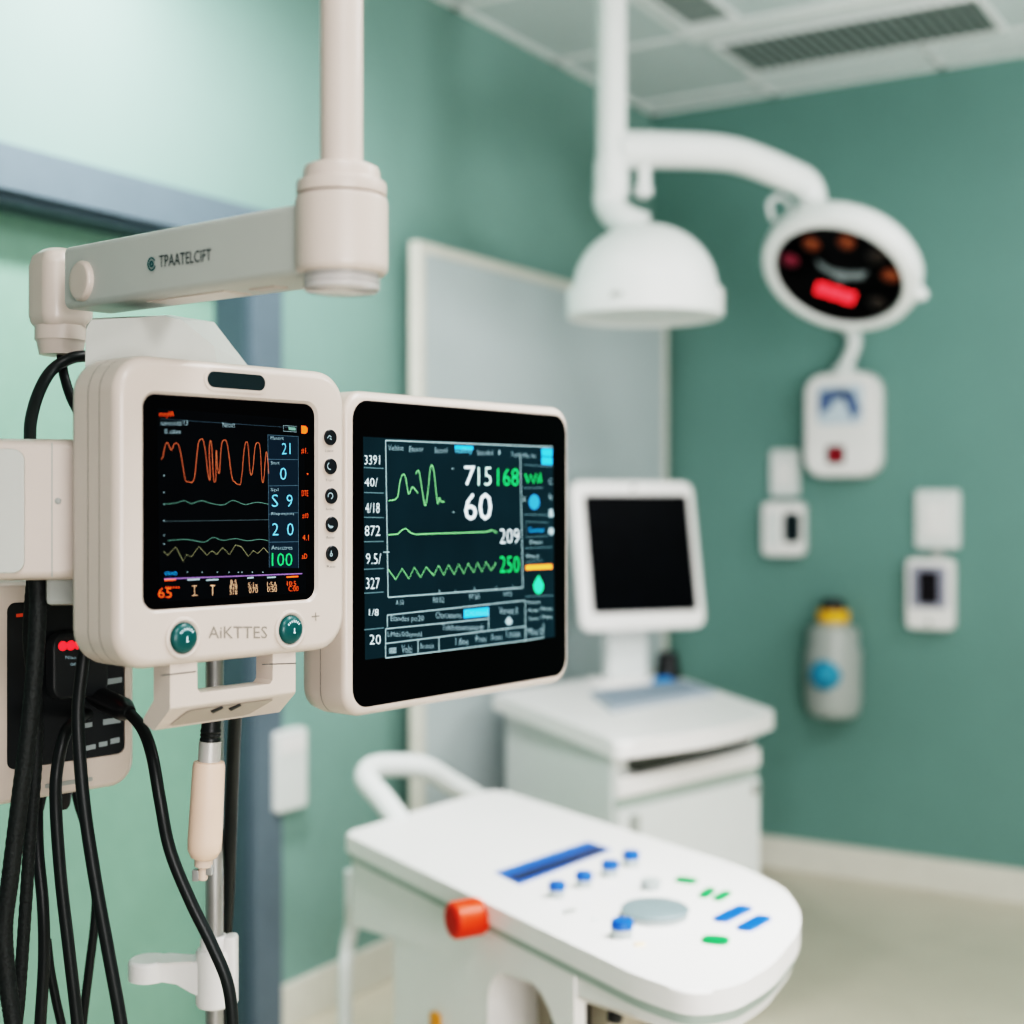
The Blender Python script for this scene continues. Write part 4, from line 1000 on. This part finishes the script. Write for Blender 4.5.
bm = B(); lathe(bm, o_, ax, [(qr(9), hh_(859)), (qr(13), hh_(857)), (qr(16.5), hh_(850)), (qr(17), hh_(840)), (qr(16), hh_(766)), (qr(15), hh_(762)), (qr(11), hh_(761))], 32); obj('grip', bm, PEACH, t)
bm = B(); lathe(bm, o_, ax, [(qr(4), hh_(880)), (qr(5), hh_(878)), (qr(5), hh_(868)), (qr(9), hh_(866)), (qr(9.5), hh_(858))], 20); tp = obj('tip', bm, mat('peach_pale', (214, 192, 178), .4), t)
bm = B(); c_ = QP(873); box(bm, c_.x-.011, c_.x-.004, -.004, .004, c_.z-.008, c_.z+.004, .001); box(bm, c_.x+.003, c_.x+.010, -.004, .004, c_.z-.002, c_.z+.010, .001); obj('contact', bm, CHROME, tp)

# ================================================================== CABLES
def cable(label, pts, wpx, rub=RUBBER, floor=True, name='cable', ridges=0.0, flat=1.0, k=8, end=None):
    """pts: (px, py, depth); carried on down to the floor"""
    P_ = [at(*p) for p in pts]
    if floor:
        a, b = P_[-2], P_[-1]; dv = (b-a); r0 = wpx/2*pts[-1][2]/F
        dn = Vector((dv.x, dv.y, 0))
        dn = dn*.25
        dn.z = 0
        P_ += [b+Vector((dn.x*.7, dn.y*.7, -.05)), b+Vector((dn.x, dn.y, -.12)), b+Vector((dn.x*1.1, dn.y*1.1, -.25)), Vector((b.x+dn.x*1.2, b.y+dn.y*1.2, b.z*.25)), Vector((b.x+dn.x*1.2, b.y+dn.y*1.2, r0*.2))]
    o0_ = P_[-1] if floor else P_[0]
    base = Vector((o0_.x, o0_.y, o0_.z - (wpx/2*pts[-1][2]/F*.2 if floor else 0)))
    bm_ = B()
    rad = wpx/2*(sum(p[2] for p in pts)/len(pts))/F
    tube(bm_, [p-base for p in P_], rad, 12, k, True, flat, ridges)
    t_ = thing(name, label, 'cable', base, 0, 'black cables hanging at the left')
    obj('jacket', bm_, rub, t_)
    return t_, base
BRAID = mat('braided_black', (27, 33, 33), .6, var=.35, scale=260, bump=.6)
cable('thick braided black cable coming straight out under the grey side box', [(36, 572, 1.45), (38, 600, 1.45), (36, 650, 1.45), (30, 720, 1.45), (20, 800, 1.45), (10, 880, 1.45), (4, 930, 1.45), (8, 985, 1.45), (14, 1030, 1.45)], 18, BRAID, ridges=.0004, k=16)
cable('black cable running down just behind the thick braided one', [(33, 577, 1.49), (29, 640, 1.50), (36, 700, 1.52), (36, 760, 1.52), (30, 840, 1.52), (24, 930, 1.52), (19, 1000, 1.52), (16, 1030, 1.52)], 13, BRAID, ridges=.0004, k=16)
cable('black cable plugged into the left socket under the black control unit', [(37, 797, 1.60), (38, 850, 1.58), (43, 905, 1.57), (44, 960, 1.57), (40, 1030, 1.57)], 12)
cable('long black cable dropping from behind the lower left corner of the portable monitor', [(86, 640, 1.46), (82, 670, 1.46), (78, 710, 1.46), (80, 760, 1.46), (86, 820, 1.46), (97, 890, 1.46), (108, 950, 1.46), (122, 1030, 1.46)], 13)
cable('black cable curving in an arch left from the plug on the black control unit', [(92, 713, 1.67), (81, 717, 1.58), (66, 732, 1.52), (57, 770, 1.51), (56, 810, 1.51), (61, 880, 1.51), (69, 950, 1.51), (78, 1030, 1.51)], 12)
tc_, bs = cable('black cable sweeping right from its moulded plug across the chrome pole', [(84, 690, 1.66), (105, 700, 1.60), (126, 711, 1.56), (142, 728, 1.53), (152, 755, 1.51), (160, 800, 1.50), (170, 850, 1.50), (190, 900, 1.50), (212, 945, 1.50), (228, 985, 1.50), (233, 1030, 1.50)], 12)
bm = B()
pA, pB_ = at(83, 689.5, 1.665)-bs, at(128, 711.5, 1.555)-bs
ax_ = (pB_-pA); Lp = ax_.length
rA = 10*1.6/F
lathe(bm, pA, ax_, [(rA*.9, 0), (rA*.95, Lp*.05), (rA*.85, Lp*.25), (rA*1.0, Lp*.3), (rA*1.15, Lp*.6), (rA*1.15, Lp*.9), (rA*.8, Lp), (rA*.62, Lp*1.04)], 20); obj('plug', bm, BLACKP, tc_)
cable('black cable hanging straight down right of the chrome pole', [(238, 690, 1.56), (235, 722, 1.60), (232, 790, 1.66), (230, 850, 1.69), (228, 900, 1.72), (225, 950, 1.74), (224, 1030, 1.75)], 13)
cable('thin black cable from the right socket under the black control unit', [(75, 786, 1.66), (79, 806, 1.66), (90, 840, 1.66), (96, 880, 1.66), (95, 920, 1.66), (89, 970, 1.66), (82, 1030, 1.66)], 9)
cable('thin black cable slanting right at the bottom left corner', [(47, 940, 1.60), (50, 968, 1.60), (56, 1000, 1.60), (63, 1035, 1.60)], 9, floor=True)
# cables from arm joint
cable('looping black cable from the arm joint curving left above the grey side box', [(90, 356, 1.60), (72, 358, 1.585), (52, 370, 1.57), (39, 392, 1.54), (31, 420, 1.50), (30, 445, 1.46)], 12, floor=False)
cable('short black cable dropping from the arm joint behind the portable monitor', [(61, 346, 1.60), (63, 370, 1.59), (70, 395, 1.57), (80, 416, 1.55), (88, 440, 1.53)], 10, floor=False)

# ================================================================== LIGHTS, WORLD, CAMERA
def area(name, loc, tgt, size, power, col=(1, 1, 1), sy=None, spread=180):
    l = bpy.data.lights.new(name, 'AREA'); l.energy = power; l.color = col; l.size = size
    l.spread = math.radians(spread)
    if sy: l.shape = 'RECTANGLE'; l.size_y = sy
    o = bpy.data.objects.new(name, l); COL.objects.link(o); o.location = loc
    d = Vector(tgt)-Vector(loc); o.rotation_euler = d.to_track_quat('-Z', 'Y').to_euler()
    return o
def spot(name, loc, tgt, power, deg, blend=1.0, col=(1, 1, 1), size=.08):
    l = bpy.data.lights.new(name, 'SPOT'); l.energy = power; l.color = col; l.spot_size = math.radians(deg); l.spot_blend = blend
    l.shadow_soft_size = size
    o = bpy.data.objects.new(name, l); COL.objects.link(o); o.location = loc
    o.rotation_euler = (Vector(tgt)-Vector(loc)).to_track_quat('-Z', 'Y').to_euler(); return o
area('ceiling_panel_light', (-.1, 1.7, ZC-.03), (-.1, 1.7, 0), 1.2, 22, (1, .98, .97), .6)
area('ceiling_panel_light', (1.2, 3.3, ZC-.03), (1.2, 3.6, 0), 1.2, 30, (1, .98, .97), .6)
area('ceiling_panel_light', (.5, -.1, ZC-.03), (.5, -.1, 0), 1.2, 24, (1, .97, .95), .6)
spot('wall_wash_light', (-1.62, 1.80, ZC-.04), (-2.36, 2.30, 1.80), 130, 105, 1.0, (1, .985, .98), .12)
spot('wall_accent_light', (-2.24, 1.98, ZC-.06), (-2.36, 2.02, 2.3), 14, 120, 1.0, (1, .985, .98), .04)
area('console_fill_added', (-.25, 2.2, 2.35), (-.75, 2.1, .67), .5, 6, (1, .985, .975), .5, 70)  # unseen fill, added to whiten the console top
area('room_fill_light', (1.8, -.8, 1.3), (-.6, 3.0, .8), 1.6, 23, (1, .96, .95), 1.2, 110)
area('ceiling_fill_added', (1.3, 2.2, 1.3), (-.6, 3.7, ZC), .8, 9, (1, .98, .985), .8, 85)  # unseen lamp aimed upward, added to brighten the ceiling
w = bpy.data.worlds.new('room_ambient'); SC.world = w; w.use_nodes = True
bg = w.node_tree.nodes['Background']; bg.inputs['Color'].default_value = (.93, .93, .94, 1); bg.inputs['Strength'].default_value = .22
cam = bpy.data.cameras.new('camera'); co = bpy.data.objects.new('camera', cam); COL.objects.link(co)
co.location = (0, 0, CZ); co.rotation_euler = (math.pi/2, 0, YAW)
cam.sensor_width = 36; cam.lens = F/1024*36; cam.shift_y = -(512-HZ)/1024
cam.clip_start = .05; cam.clip_end = 50
cam.dof.use_dof = True; cam.dof.focus_distance = 1.52; cam.dof.aperture_fstop = 2.15
SC.camera = co
SC.view_settings.view_transform = 'Filmic'
SC.view_settings.look = 'Very High Contrast'
SC.view_settings.exposure = 0.35
